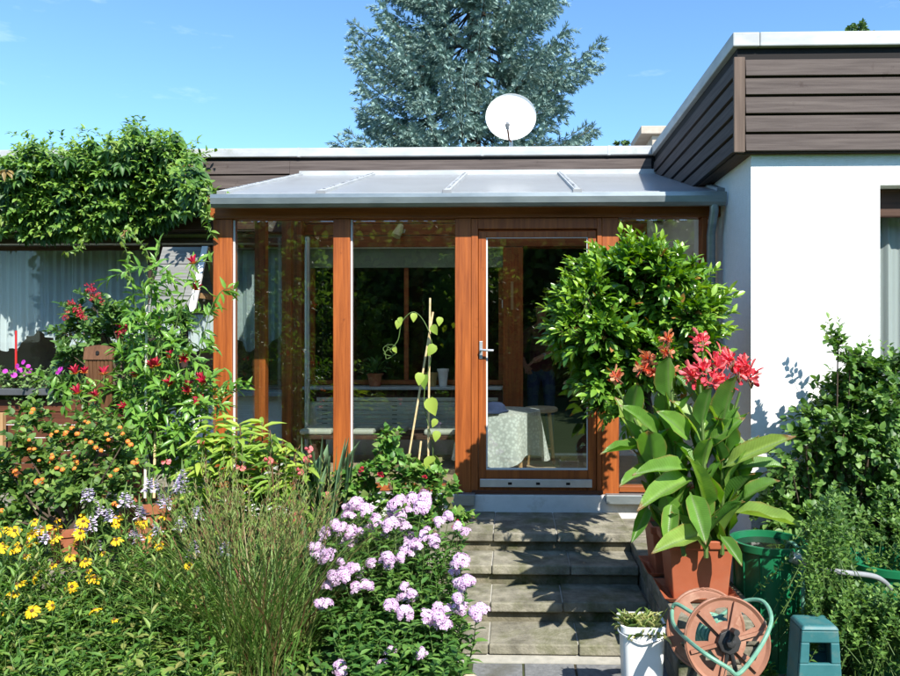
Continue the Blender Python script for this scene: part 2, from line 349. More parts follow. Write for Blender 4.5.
# ------------------------------------------------------------------ ground, path
def ground_z(x, y):
    s = lambda a, b, v: (lambda t: t * t * (3 - 2 * t))(min(1, max(0, (v - a) / (b - a))))
    left = -.47 + .43 * s(-2.9, -1.5, y)
    left = left if y < 1 else -.04
    k = s(-.62, -.50, x)
    return left * (1 - k) + (-.47) * k
gx = sorted(set([-300, -120, -50, -25, -14, -9] + [round(-7 + .25 * i, 2) for i in range(26)] + [-.62, -.56, -.5] + [round(-.4 + .4 * i, 2) for i in range(14)] + [7, 10, 16, 28, 60, 140, 300]))
gy = sorted(set([-300, -120, -50, -25, -14, -10] + [round(-7 + .25 * i, 2) for i in range(30)] + [.75, 1, 3, 6, 10, 16, 30, 60, 140, 300]))
mb = MB(); nX = len(gx); nY = len(gy)
for y in gy:
    for x in gx: mb.v.append((x, y, ground_z(x, y) + (0.012 * math.sin(7 * x) * math.cos(5 * y) if -7 < x < -.7 and -5 < y < .8 else 0)))
for j in range(nY - 1):
    for i in range(nX - 1): mb.f.append((j * nX + i, j * nX + i + 1, (j + 1) * nX + i + 1, (j + 1) * nX + i))
tag(mb.build('ground', m_soil, smooth=True), kind='structure')
mb = MB().box(-60, -60, -.52, 60, -5.2, -.43); tag(mb.build('lawn', m_lawn), kind='structure')
mb = MB(); rr = random.Random(3)
y = -1.69
for j in range(7):
    x = -.24
    for i in range(6):
        mb.box(x + .006, y - .285, -.52, x + .284, y - .006, -.462 + rr.uniform(-.003, .003)); x += .29
    y -= .29
SXR = fx(632, -.68) - .002
tag(mb.build('path', m_paver, bevel=.006), kind='structure')
tag(MB().box(-.62, -1.685, -.52, SXR, -1.50, -.464).build('mortar_strip', m_joint), kind='structure')
tag(MB().box(-7, -.10, -.2, -2.52, 2.20, -.012).build('terrace', m_step), kind='structure')

# ------------------------------------------------------------------ bungalow
YW = 2.25; ZT = 3.43; ZC = 3.335
XW = fx(751, -.75); YF = -.75                     # right wing corner
XR = XW + 5.2; XL = -7.5; YB = 9.5
house = thing('bungalow', 'white rendered flat-roofed bungalow with weathered brown board fascia, wing on the right', 'house', (2.5, 4, -.45))
XD0 = fx(523, YW); XD1 = XD0 + .95; XP0 = fx(503, YW)
ZS = fz(385, YW, 420); ZH = 2.36
def wallbox(mbx, x0, x1, z0, z1, y0=YW, y1=YW + .25): mbx.box(x0, y0, z0, x1, y1, z1)
mb = MB()
XWL = -2.52
wallbox(mb, XL, XWL, -.5, .78); wallbox(mb, XL, XWL, ZH + .06, ZC)
wallbox(mb, XWL, -2.3, -.5, ZC); wallbox(mb, -2.3, XP0, -.5, ZS - .02); wallbox(mb, -2.3, XP0, ZH, ZC)
wallbox(mb, XP0, XD0 - .003, -.5, ZC); wallbox(mb, XD0 - .003, XD1, 2.5, ZC); wallbox(mb, XD0 - .003, XD1, -.5, .07); wallbox(mb, XD1, XW, -.5, ZC)
mb.box(XL - .25, YW, -.5, XL, YB, ZC); mb.box(XL, YB, -.5, XR, YB + .25, ZC); mb.box(XR, YF, -.5, XR + .25, YB, ZC)
mb.box(XW, YF + .25, -.5, XW + .25, YW, ZC)
XN0 = fx(880, YF); XN1 = XN0 + 1.5; ZN0 = .75; ZN1 = fz(185, YF, 880)
mb.box(XW, YF, -.5, XN0, YF + .25, ZC); mb.box(XN1, YF, -.5, XR, YF + .25, ZC); mb.box(XN0, YF, -.5, XN1, YF + .25, ZN0); mb.box(XN0, YF, ZN1, XN1, YF + .25, ZC)
mb.build('wall', m_render, house)
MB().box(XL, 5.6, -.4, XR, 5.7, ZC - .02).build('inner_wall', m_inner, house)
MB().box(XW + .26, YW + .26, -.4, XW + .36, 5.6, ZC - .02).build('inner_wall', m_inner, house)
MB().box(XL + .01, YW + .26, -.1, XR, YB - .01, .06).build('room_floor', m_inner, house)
OV = .13; OVF = .075
# roof slabs with gravel and zinc caps
rf = MB().box(XL - .2, YW - .05, ZC - .06, XW + .2, YB + .3, ZC + .06).box(XW + .2, YF, ZC - .06, XR + .3, YB + .3, ZC + .06).build('roof', m_roofgravel, house)
cp = MB(); yc = YW - OV
cp.box(XL - .3, yc - .03, ZC, XW - OV - .02, yc + .16, ZT)
xc = XW - OV; yf = YF - OVF
cp.box(xc - .02, yf - .02, ZC, xc + .16, yc + .16, ZT + .001).box(xc + .16, yf - .02, ZC, XR + .3, yf + .16, ZT + .0015)
cp.build('roof_cap', m_cap, house, bevel=.008)
for x in (-4.4, -2.35, -.36, 1.0): MB().box(x, yc - .033, ZC - .002, x + .03, yc + .163, ZT + .003).build('cap_joint', m_cap, rf)
ch = MB().box(fx(652, 5.0), 5.0, ZC, fx(652, 5.0) + .8, 5.8, fz(136, 5.0)); ch.box(fx(641, 4.93), 4.93, fz(136, 5) + .001, fx(652, 5.0) + .9, 5.9, fz(128, 5.0))
ch.build('chimney', M('chimney_render', (.36, .31, .25), (.46, .41, .34), scale=6, rough=.9), rf, bevel=.01)
# fascia boards: lapped, front of wing / side of wing / main house
def fascia(name, mbz, axis, lo, hi, pos, z0, z1, n, mat):
    h = (z1 - z0) / n
    for i in range(n):
        a, b = z0 + i * h + .007, z0 + (i + 1) * h - .007
        if axis == 'x':
            mbz.hull8([(lo, pos - .010, a), (hi, pos - .010, a), (hi, pos + .02, a), (lo, pos + .02, a)], [(lo, pos + .004, b), (hi, pos + .004, b), (hi, pos + .02, b), (lo, pos + .02, b)])
        else:
            mbz.hull8([(pos - .010, lo, a), (pos + .02, lo, a), (pos + .02, hi, a), (pos - .010, hi, a)], [(pos + .004, lo, b), (pos + .02, lo, b), (pos + .02, hi, b), (pos + .004, hi, b)])
    return mbz.build(name, mat, house, bevel=.003)
ZB = fz(152, yf, 740)
ZCf = ZC - .075
fascia('fascia_boards', MB(), 'x', xc + .07, XR + .25, yf, ZB, ZCf, 5, m_fasc)
fascia('fascia_boards', MB(), 'y', yf + .02, yc - .01, xc, ZB, ZCf, 5, m_fascY)
MB().box(xc - .012, yf - .016, ZB - .005, xc + .062, yf + .012, ZCf + .005).build('corner_board', WOOD('corner_board_wood', (.09, .062, .048), (.155, .11, .085), 'z', rough=.8), house, bevel=.004)
MB().box(xc + .021, yf + .021, ZB, xc + .05, YW - .003, ZC).box(xc + .05, yf + .021, ZB, XR + .25, yf + .05, ZC).build('fascia_backing', m_dark, house)
MB().box(xc + .024, yf + .051, ZB - .004, XW + .3, YW - .01, ZB + .02).box(XW + .3, yf + .051, ZB - .003, XR + .2, YF + .1, ZB + .021).build('soffit', m_dkwoodY, house)
fascia('fascia_boards', MB(), 'x', XL - .25, fx(213) - .03, yc, 2.52, ZC - .03, 5, m_fasc)
fascia('fascia_boards', MB(), 'x', fx(213) - .028, xc - .02, yc, 2.964, ZC - .03, 2, m_fasc)
MB().box(fx(213), yc + .021, 2.964, xc, YW - .003, ZC).box(XL - .25, yc + .021, 2.52, fx(213) - .002, YW - .003, ZC).build('fascia_backing', m_dark, house)
# left window
def window(x0, x1, z0, z1, yy, mat, nm=1, fw=.06, gm=m_glass_dark, sill=True):
    f = MB().box(x0, yy, z0, x1, yy + .06, z0 + fw).box(x0, yy, z1 - fw, x1, yy + .06, z1)
    xs = [x0 + (x1 - x0 - fw) * i / nm for i in range(nm + 1)]
    for x in xs: f.box(x, yy + .001, z0 + fw, x + fw, yy + .059, z1 - fw)
    fr = f.build('window', mat, house, bevel=.004)
    for i in range(nm): MB().box(xs[i] + fw, yy + .025, z0 + fw, xs[i + 1], yy + .031, z1 - fw).build('pane', gm, fr)
    if sill: MB().box(x0 - .04, yy - .30, z0 - .05, x1 + .04, yy - .0, z0 - .002).build('sill', m_cap, fr, bevel=.006)
    return fr
window(XL + .6, XWL, .79, ZH + .05, YW + .10, m_dkwood, 1, .05)
MB().box(XL, YW - .05, 2.42, XWL, YW - .003, 2.47).build('batten', m_fasc, house, bevel=.004)
# wing window: recessed dark frame
window(XN0, XN1, ZN0, ZN1 - .002, YF + .17, m_dkwood, 1, .07)
MB().box(XN0, YF + .13, ZN1 - .20, XN1, YF + .165, ZN1 - .003).build('shutter_box', m_dkwood, house, bevel=.01)
# conservatory-side window, doorway frame and boards on the house wall
fr = window(-2.28, XP0 - .0, ZS, ZH - .002, YW + .08, m_rail, 2, .05, sill=False)
MB().box(-2.3, YW - .16, ZS - .045, XP0 - .01, YW - .001, ZS - .01).build('sill', m_cap, fr, bevel=.008)
MB().box(-2.28, YW + .06, 2.15, XP0, YW + .078, ZH).build('blind', m_blind, fr)
MB().box(-2.3, YW - .025, ZS - .18, XP0 - .005, YW - .002, ZS - .05).build('apron_board', m_redboard, house)
bd = MB()
for i in range(5):
    z = ZH + .01 + i * .13; bd.box(-2.34, YW - .022, z, XD1 + .4, YW - .002, z + .124)
bd.build('inner_boards', m_rail, house, bevel=.004)
dj = MB().box(XP0, YW - .05, .08, XD0, YW + .20, ZH).build('door_post', m_post, house, bevel=.004)
MB().box(XP0 + .085, YW - .062, fz(310, YW), XP0 + .115, YW - .052, fz(282, YW)).build('wood_plaque', m_ltwood, dj)
MB().box(XP0 - .012, YW - .03, fz(308, YW), XP0 - .002, YW - .005, fz(300, YW)).build('light_switch', m_white, dj)
MB().box(XD0, YW - .05, fz(248, YW), XD1, YW + .1, ZH - .002).build('door_header', m_rail, house, bevel=.004)

# curtains
def curtain(name, x0, x1, z0, z1, y, mat, amp=.025, nf=30, bottom=None, seed=0):
    r = random.Random(seed); ph = [r.uniform(0, 6) for _ in range(4)]
    def fn(u, v):
        x = x0 + (x1 - x0) * u; zb = z0 + (bottom(x) if bottom else 0); z = zb + (z1 - zb) * v
        yy = y + amp * (math.sin(u * nf * 6.28 + ph[0] + .5 * math.sin(u * 9)) * .7 + math.sin(u * nf * 2.3 * 6.28 + ph[1]) * .3) * (1 - .35 * v)
        return (x, yy, z)
    mbx = MB().grid(fn, int(nf * 14), 10)
    return mbx.build(name, mat, smooth=True)
_yc = YW + .24
def scallop(x):
    c = fx(38, _yc); p = fx(100, _yc) - c
    t = ((x - c) / p) % 1.0; t = min(t, 1 - t)                # 0 at the arch centre
    return .20 * max(0, 1 - (t / .34) ** 2) + .02 * math.sin(x * 40)
tag(curtain('lace_curtain', XL + .7, XWL - .06, fz(350, _yc, 20), 2.38, _yc, m_curtain, .036, 40, scallop, 1), 'white sheer lace curtain with a scalloped hem in the shaded window behind the pergola', 'curtain')
tag(curtain('sheer_curtain', XN0 + .09, XN0 + 1.35, ZN0 + .08, ZN1 - .1, YF + .31, m_curtain2, .03, 9, None, 2), 'grey sheer curtain in the recessed window at the right edge of the white wall', 'curtain')
tag(MB().box(-7.2, YW + .9, .06, -2.6, YW + 1.0, 2.3).build('room_shade_panel', m_inner), 'dark screen behind the hem of the scalloped lace curtain', 'screen')  # dark panel stands in for the shade of the room below the hem

# ------------------------------------------------------------------ conservatory
cons = thing('conservatory', 'lean-to conservatory of orange-brown stained wood with a pale sheet roof and glass door', 'conservatory', (-.45, 1.0, 0))
X1a, X1b = fx(213), fx(232); X2a, X2b = fx(333), fx(350); X3a, X3b = fx(455), fx(471); X4a, X4b = fx(602), fx(619); X5a, X5b = fx(702), fx(708)
ZP = fz(218); ZG = fz(209); ZF0 = .135
MB().box(X1a - .02, -.03, -.5, XW - .005, .13, .13).box(X1a - .02, .13, -.5, X1a + .14, YW - .003, .13).build('plinth', m_plinth, cons, bevel=.006)
MB().box(X1a + .14, .13, -.1, XW - .006, YW - .004, .085).build('floor', m_floor, cons)
for a, b in ((X1a, X1b), (X2a, X2b), (X3a, X3b), (X4a, X4b), (X5a, X5b)):
    zb = ZF0 if a > X3b else (fz(493) if a == X3a else .17)
    po = MB().box(a, 0, zb, b, .12, ZP).build('post', m_post, cons, bevel=.005)
    if a in (X1a, X2a, X3a): MB().box(b + .001, .025, .2, b + .014, .04, ZP - .004).build('glazing_bead', m_seal, po)
MB().box(X1a - .02, -.012, ZP + .001, XW - .004, .13, ZG + .10).build('top_beam', m_rail, cons, bevel=.005)
MB().box(X1b + .015, .05, .2, X2a - .001, .056, ZP - .002).build('pane', m_glass, cons)
MB().box(X2b + .015, .05, .2, X3a - .001, .056, ZP - .002).build('pane', m_glass, cons)
MB().box(X4b + .001, .05, .2, X5a - .001, .056, ZP - .002).build('pane', m_glass, cons)
for a, b in ((X1b, X2a), (X2b, X3a)):
    MB().box(a + .002, .0, .152, b - .002, .10, .198).build('bottom_rail', m_rail, cons, bevel=.004)
MB().box(X1a, -.07, .132, X3b - .05, -.003, .150).build('sill', m_alu, cons, bevel=.004)
MB().box(X3a - .05, -.11, .06, X3b + .035, -.032, .150).build('sill', m_zinc, cons, bevel=.004)
MB().box(X4a + .02, -.11, .08, X5b, -.032, .150).build('sill', m_zinc, cons, bevel=.004)
MB().box(X4b + .002, 0, .152, X5a - .002, .10, .198).build('bottom_rail', m_rail, cons, bevel=.004)
# door
zt = fz(237); zgb = fz(469); XG0, XG1 = fx(486), fx(588)
dfm = MB().box(X3b + .002, -.006, ZF0, X3b + .055, .11, ZP - .003).box(fx(597), -.006, ZF0, X4a - .002, .11, ZP - .003).box(X3b + .055, -.004, fz(229), fx(597), .108, ZP - .002)
dfm.build('door_frame', m_post, cons, bevel=.005)
door = MB().box(X3b + .058, .012, ZF0 + .02, XG0, .075, fz(231)).box(XG1, .012, ZF0 + .02, fx(597) - .003, .075, fz(231)).box(XG0, .014, zt, XG1, .073, fz(231)).box(XG0, .014, ZF0 + .02, XG1, .073, zgb - .012).build('door', m_post, cons, bevel=.005)
MB().box(XG0, .04, zgb - .01, XG1, .046, zt).build('glass', m_glass, door)
MB().box(XG0 + .002, .020, zgb - .010, XG1, .036, zgb + .004).box(XG0 + .001, .022, zgb + .004, XG0 + .012, .036, zt).box(XG1 - .008, .022, zgb + .004, XG1, .036, zt).box(XG0 + .012, .022, zt - .006, XG1 - .008, .036, zt - .001).build('glazing_bead', m_seal, door)
MB().box(fx(480), -.012, fz(487), fx(592), .011, fz(479)).build('weather_bar', m_alu, door, bevel=.003)
wb = MB()
for p in (508, 536, 566): wb.box(fx(p), -.014, fz(484.5), fx(p + 4), -.0125, fz(482))
wb.build('drain_slot', m_dark, door)
MB().box(fx(472), -.020, .137, fx(603), -.008, .165).build('threshold', m_redboard, cons, bevel=.003)
hz = fz(350)
hp = MB().box(X3b + .066, .004, hz - .07, X3b + .092, .011, hz + .07).build('handle_plate', m_alu, door, bevel=.004)
MB().tube([(X3b + .079, .006, hz), (X3b + .079, -.04, hz), (X3b + .10, -.045, hz), (X3b + .18, -.045, hz - .004)], .009, 8).build('handle', m_alu, door, smooth=True)
# roof sheets and bars
m_gask = M('speckled_gasket', (.10, .11, .12), (.40, .42, .43), scale=26, stretch=(1, 1, 1), rough=.6, lo=.46, hi=.54)
YG = -.10; ZE = fz(194, YG); ZU = fz(175.5, 2.1); YU = YW - OV - .02
XRa, XRb = fx(220, YG), XW - .01
def roofpt(x, y, dz=0): return (x, y, ZE + (ZU - ZE) * (y - YG) / (YU - YG) + dz)
bars = [XRa + .015, fx(321, YG), fx(447, YG), fx(577, YG), XRb - .015]
for i in range(4):
    a, b = bars[i] + .012, bars[i + 1] - .012
    MB().hull8([roofpt(a, YG), roofpt(b, YG), roofpt(b, YU), roofpt(a, YU)], [roofpt(a, YG, .016), roofpt(b, YG, .016), roofpt(b, YU, .016), roofpt(a, YU, .016)]).build('roof_sheet', m_roofpan, cons)
for i, x in enumerate(bars):
    bb = MB().bar(roofpt(x, YG, .022), roofpt(x, YU, .022), .05, .034)
    bo = bb.build('roof_bar', m_cap, cons, bevel=.004)
    MB().bar(roofpt(x, YG + .08, .0405), roofpt(x, YU - .05, .0405), .018, .006).build('gasket', m_gask, bo)
    MB().box(x - .035, YG - .02, ZE - .01, x + .035, YG - .002, ZE + .035).build('end_clip', m_grey, bo, bevel=.004)
    MB().bar(roofpt(x, .02, -.075), roofpt(x, YU, -.075), .07, .12).build('rafter', m_railD, cons)
MB().bar((XRa, YU - .02, ZU + .025), (XRb, YU - .02, ZU + .025), .07, .05).build('flashing', m_cap, cons)
fl = MB().box(XRa, YG - .012, ZE - .045, XRb, YG + .02, ZE - .004).build('eave_trim', m_alu, cons, bevel=.003)
gp = [(-.075, .0), (-.078, -.03), (-.07, -.075), (-.045, -.098), (-.01, -.10), (.02, -.085), (.03, -.045), (.03, -.0)]
gi = [(.026, 0), (.026, -.044), (.017, -.08), (-.011, -.094), (-.043, -.092), (-.064, -.072), (-.072, -.03), (-.069, 0)]
gt = MB(); zg0 = ZE - .012; yg0 = YG - .045
gt.quadstrip([[(x, yg0 + a, zg0 + b) for a, b in gp + gi] for x in (XRa - .03, XW - .012)])
gt.build('gutter', m_zinc, cons, bevel=.003)
xp = fx(711.5, -.09)
MB().tube([(xp, yg0 - .02, zg0 - .08), (xp, yg0 - .02, ZG - .05), (xp, -.075, ZG - .22), (xp, -.075, -.4)], .034, 12).build('downpipe', m_zinc, cons, smooth=True)
# glazed left side
for yy, w in ((.92, .09), (1.72, .07), (2.10, .10)):
    MB().box(X1a + .01, yy, .135, X1a + .11, yy + w, roofpt(0, yy)[2] - .15).build('side_post', m_post, cons, bevel=.004)
MB().bar(roofpt(X1a + .06, .125, -.08), roofpt(X1a + .06, YW - .06, -.08), .10, .11).build('side_beam', m_railD, cons)
MB().box(X1a + .01, .12, .14, X1a + .11, 2.1, .20).build('side_rail', m_railD, cons)
MB().hull8([(X1a + .05, .12, .2), (X1a + .056, .12, .2), (X1a + .056, 2.1, .2), (X1a + .05, 2.1, .2)], [(X1a + .05, .12, ZG), (X1a + .056, .12, ZG), (X1a + .056, 2.1, roofpt(0, 2.1)[2] - .14), (X1a + .05, 2.1, roofpt(0, 2.1)[2] - .14)]).build('side_pane', m_glass, cons)
MB().tube([(X1a + .2, 2.0, .09), (X1a + .2, 2.0, 2.45)], .028, 10).build('standpipe', m_alu, cons, smooth=True)

# ------------------------------------------------------------------ things inside the conservatory
lp = P(400, 231, 2.16)
t = thing('wall_lamp', 'small cream spotlight on the orange boards inside the conservatory', 'lamp', lp)
MB().lathe(lp + (0, .03, .0), [(.035, 0), (.035, .03)], 16, 'y').build('mount', m_white, t)
q = [lp + (-.03, -.10, -.07), lp + (0, -.07, 0), lp + (.02, -.04, .055)]
MB().tube(q, [.052, .045, .03], 16).build('lamp_head', M('cream_metal', (.62, .56, .33), rough=.4), t, smooth=True)
MB().tube([lp + (.02, -.02, .0), lp + (.06, -.03, .01), lp + (.055, -.06, -.03)], .007, 8).build('bracket', m_alu, t)
pz = ZS - .008
def sillpot(name, px, rad, h, label, mat, leafy=None, cat='pot', Y=2.17):
    x = fx(px, Y); t = thing(name, label, cat, (x, Y, pz))
    MB().lathe((x, Y, pz), [(rad * .7, 0), (rad * .95, h * .85), (rad * 1.08, h * .86), (rad * 1.1, h), (rad * .95, h), (rad * .9, h * .8)], 20).build('pot', mat, t, smooth=True)
    return t, x
t, x = sillpot('flower_pot', 375, .085, .14, 'terracotta pot on the inner windowsill below the lamp', m_terra)
lv = Leaves()
for i in range(70):
    a = rng.uniform(0, 6.28); e = rng.uniform(.3, 1.4); d = np.array((math.cos(a) * math.cos(e), math.sin(a) * math.cos(e), math.sin(e))); lv.add((x, 2.17, pz + .13) + d * rng.uniform(.02, .16), d + (0, 0, -.2), (0, 0, 1), rng.uniform(.06, .1), .022)
m_houseplant = LEAF('houseplant_leaf', [(.03, .07, .02), (.06, .12, .03)], trans=.2)
lv.build('foliage', LANCE, m_houseplant, t)
sillpot('vase', 443, .06, .19, 'white vase at the right end of the inner windowsill', m_white, cat='vase')
sillpot('planter_pot', 431, .075, .15, 'ochre pot beside the white vase on the inner windowsill', M('ochre_glaze', (.36, .26, .10), rough=.35), cat='pot')
# slatted panel under the window
t = thing('slatted_bench', 'pale slatted bench back and seat under the inner window of the conservatory', 'bench', (-1.3, 1.9, .085))
mb = MB(); z0, z1 = fz(428, 1.95), fz(397, 1.95)
for i in range(7):
    h = (z1 - z0) / 7; mb.box(-2.1, 1.94, z0 + i * h, XP0 - .05, 1.965, z0 + (i + 1) * h - .008)
mb.build('backrest', m_slat, t, bevel=.003)
MB().box(-2.1, 1.45, .36, XP0 - .05, 1.93, .40).build('seat', m_dkwood, t, bevel=.004)
for x in (-2.05, -1.3, -.6):
    MB().box(x, 1.5, .085, x + .06, 1.9, .359).build('leg', m_dkwood, t)
    MB().box(x, 1.966, .36, x + .05, 2.0, z1).build('back_post', m_dkwood, t)
for i, (pa, pb, py) in enumerate(((352, 374, 437), (386, 404, 431), (424, 456, 437), (300, 332, 441))):
    x0, x1 = fx(pa, 1.5), fx(pb, 1.5)
    tag(MB().box(x0, 1.47, .402, x1, 1.85, .402 + .055).build('cushion', m_slat, bevel=.02), ['pale flat cushion on the slatted bench left of the middle', 'small pale cushion in the middle of the slatted bench', 'pale cushion on the slatted bench behind the two bamboo canes', 'pale cushion on the slatted bench behind the left glass pane'][i], 'cushion', 'cushions on the slatted bench')
# table with lace cloth
TX, TY = fx(500, 1.15), 1.15; TZ = fz(410, 1.15, 500)
t = thing('round_table', 'small table hidden under a white lace cloth behind the glass door', 'table', (TX, TY, .085))
MB().lathe((TX, TY, 0), [(.36, TZ - .03), (.36, TZ - .005)], 32).build('tabletop', m_ltwood, t)
for a in (0.7, 2.3, 3.9, 5.4): MB().tube([(TX + .27 * math.cos(a), TY + .27 * math.sin(a), TZ - .03), (TX + .31 * math.cos(a), TY + .31 * math.sin(a), .086)], .02, 8).build('leg', m_ltwood, t)
def cl(u, v):
    a = u * 6.28318
    if v < .4: r = .375 * v / .4; return (TX + r * math.cos(a), TY + r * math.sin(a), TZ)
    s = (v - .4) / .6; r = .38 + s * (.05 + .035 * math.sin(a * 9) + .02 * math.sin(a * 4 + 1)); drop = (.42 + .05 * math.cos(4 * a)) * s
    return (TX + r * math.cos(a), TY + r * math.sin(a), TZ - drop - .012 * min(1, s * 8))
tag(MB().grid(cl, 120, 20).build('tablecloth', m_lace, smooth=True), 'white lace tablecloth hanging over the small table inside the door', 'tablecloth')
c = P(494, 408, .95); x, y = c[0], c[1]
mb = MB().lathe((x, y, TZ + .003), [(.13, 0), (.14, .012), (.11, .025), (.10, .06), (.07, .085), (.01, .092)], 20)
mb.hull8([(x - .05, y - .2, TZ + .004), (x + .05, y - .2, TZ + .004), (x + .08, y - .1, TZ + .004), (x - .08, y - .1, TZ + .004)], [(x - .05, y - .2, TZ + .01), (x + .05, y - .2, TZ + .01), (x + .08, y - .1, TZ + .02), (x - .08, y - .1, TZ + .02)])
tag(mb.build('cap', m_navy, smooth=True), 'navy blue cap lying on the lace tablecloth', 'cap')
# stool chair
sx, sy = fx(541, 1.75), 1.75; sz = fz(407, 1.75)
t = thing('stool', 'rush-seated wooden stool behind the lace-covered table', 'stool', (sx, sy, .085))
MB().lathe((sx, sy, sz - .05), [(.14, 0), (.17, .01), (.175, .035), (.16, .05)], 24).build('seat', m_rush, t, smooth=True)
for i, a in enumerate((.8, 2.35, 3.9, 5.5)):
    MB().tube([(sx + .12 * math.cos(a), sy + .12 * math.sin(a), sz - .05), (sx + .18 * math.cos(a), sy + .18 * math.sin(a), .086)], .015, 8).build('leg', m_ltwood, t)
mb = MB()
for a, b in ((.8, 2.35), (2.35, 3.9), (3.9, 5.5), (5.5, 7.08)): mb.tube([(sx + .155 * math.cos(a), sy + .155 * math.sin(a), .25), (sx + .155 * math.cos(b), sy + .155 * math.sin(b), .25)], .009, 6)
mb.build('stretcher', m_ltwood, t)
tag(MB().box(fx(500, 1.3), .35, .087, fx(585, 1.3), 1.4, .095).build('rug', M('tan_rug', (.36, .25, .13), (.44, .32, .18), scale=40, rough=.95), bevel=.003), 'tan rug on the floor behind the glass door', 'rug')

# person standing in the dark doorway
def person():
    X, Y, Z = fx(541, 2.95), 2.95, .062
    J = {'pelvis': (0, 0, .92), 'waist': (0, 0, 1.08), 'chest': (0, .0, 1.27), 'necklo': (0, .0, 1.42), 'neck': (0, -.01, 1.49), 'jaw': (0, -.035, 1.545), 'face': (0, -.03, 1.60), 'crown': (0, -.01, 1.67), 'top': (0, 0, 1.70),
         'sl': (-.16, 0, 1.38), 'el': (-.24, .02, 1.12), 'wl': (-.20, -.18, 1.00), 'hl': (-.18, -.24, .97), 'pl': (-.17, -.27, .955),
         'sr': (.16, 0, 1.38), 'er': (.22, -.06, 1.20), 'wr': (.02, -.26, 1.10), 'hr': (-.06, -.29, 1.06), 'pr': (-.085, -.30, 1.045),
         'hipl': (-.09, 0, .88), 'kl': (-.10, -.02, .49), 'al': (-.10, .01, .09), 'tl': (-.11, -.14, .03), 'hipr': (.09, 0, .88), 'kr': (.10, -.01, .49), 'ar': (.11, .02, .09), 'tr': (.12, -.13, .03)}
    rad = {'pelvis': (.15, .11), 'waist': (.135, .10), 'chest': (.15, .11), 'necklo': (.09, .075), 'neck': (.052, .055), 'jaw': (.056, .075), 'face': (.074, .088), 'crown': (.068, .08), 'top': (.035, .045),
           'sl': (.062, .062), 'el': (.044, .044), 'wl': (.028, .03), 'hl': (.03, .04), 'pl': (.022, .036), 'sr': (.062, .062), 'er': (.044, .044), 'wr': (.028, .03), 'hr': (.03, .04), 'pr': (.022, .036),
           'hipl': (.095, .095), 'kl': (.062, .065), 'al': (.045, .05), 'tl': (.04, .03), 'hipr': (.095, .095), 'kr': (.062, .065), 'ar': (.045, .05), 'tr': (.04, .03)}
    E = [('pelvis', 'waist'), ('waist', 'chest'), ('chest', 'necklo'), ('necklo', 'neck'), ('neck', 'jaw'), ('jaw', 'face'), ('face', 'crown'), ('crown', 'top'), ('necklo', 'sl'), ('sl', 'el'), ('el', 'wl'), ('wl', 'hl'), ('hl', 'pl'),
         ('necklo', 'sr'), ('sr', 'er'), ('er', 'wr'), ('wr', 'hr'), ('hr', 'pr'), ('pelvis', 'hipl'), ('hipl', 'kl'), ('kl', 'al'), ('al', 'tl'), ('pelvis', 'hipr'), ('hipr', 'kr'), ('kr', 'ar'), ('ar', 'tr')]
    for s, base, d in (('l', np.array(J['pl']), nrm((.25, -.8, -.45))), ('r', np.array(J['pr']), nrm((-.85, -.25, -.4)))):
        side = nrm(np.cross(d, (0, 0, 1)))
        for i, (off, ln) in enumerate(((-.03, .055), (-.01, .07), (.01, .066), (.03, .05))):
            k = 'f%s%d' % (s, i); J[k + 'a'] = tuple(base + side * off + d * .025); J[k + 'b'] = tuple(base + side * off * 1.15 + d * (.025 + ln) + np.array((0, 0, -.02)))
            rad[k + 'a'] = (.0095, .0095); rad[k + 'b'] = (.0075, .0075); E += [('p' + s, k + 'a'), (k + 'a', k + 'b')]
        k = 'th' + s; hb = np.array(J['h' + s]); J[k + 'a'] = tuple(hb - side * .038 + d * .01); J[k + 'b'] = tuple(hb - side * .055 + d * .05); rad[k + 'a'] = (.012, .012); rad[k + 'b'] = (.009, .009); E += [('h' + s, k + 'a'), (k + 'a', k + 'b')]
    names = list(J); ix = {n: i for i, n in enumerate(names)}
    me = bpy.data.meshes.new('skeleton'); me.from_pydata([J[n] for n in names], [(ix[a], ix[b]) for a, b in E], []); me.update()
    o = bpy.data.objects.new('skeleton', me); S.collection.objects.link(o)
    o.modifiers.new('skin', 'SKIN'); sb = o.modifiers.new('sub', 'SUBSURF'); sb.levels = 2; sb.render_levels = 2
    sv = me.skin_vertices[0].data
    for n in names: sv[ix[n]].radius = rad[n]; sv[ix[n]].use_root = (n == 'pelvis')
    bm = bpy.data.meshes.new_from_object(o.evaluated_get(bpy.context.evaluated_depsgraph_get()))
    bpy.data.objects.remove(o)
    t = thing('person', 'person in dark red shirt and jeans in the dark doorway, bare forearm raised', 'person', (X, Y, Z))
    skin = M('skin', (.42, .20, .13), (.47, .24, .16), scale=12, rough=.55); shirt = M('dark_red_shirt', (.07, .015, .018), (.10, .022, .026), scale=14, rough=.9); jeans = M('blue_jeans', (.03, .045, .10), (.05, .07, .14), scale=30, rough=.9)
    body = link('body', bm, t, [skin, shirt, jeans, m_black])
    for p in bm.polygons:
        c = p.center; p.use_smooth = True
        if c.z < .10: p.material_index = 3
        elif c.z < .93 and abs(c.y) < .2 and c.y > -.17: p.material_index = 2
        elif c.z < 1.45 and c.y > -.10 and c.z > 1.06: p.material_index = 1
        elif c.z <= 1.10 and c.z >= .93 and abs(c.x) < .19 and c.y > -.14: p.material_index = 1
        else: p.material_index = 0
    body.location = (0, 0, 0)
    w = np.array((X, Y, Z))
    def hair(u, v):
        a = u * 6.28318; e = 1.57 - v * (1.55 if math.sin(a) > -.2 else .75)
        return w + (.085 * math.cos(a) * math.cos(e), -.012 + .10 * math.sin(a) * math.cos(e), 1.625 + .092 * math.sin(e))
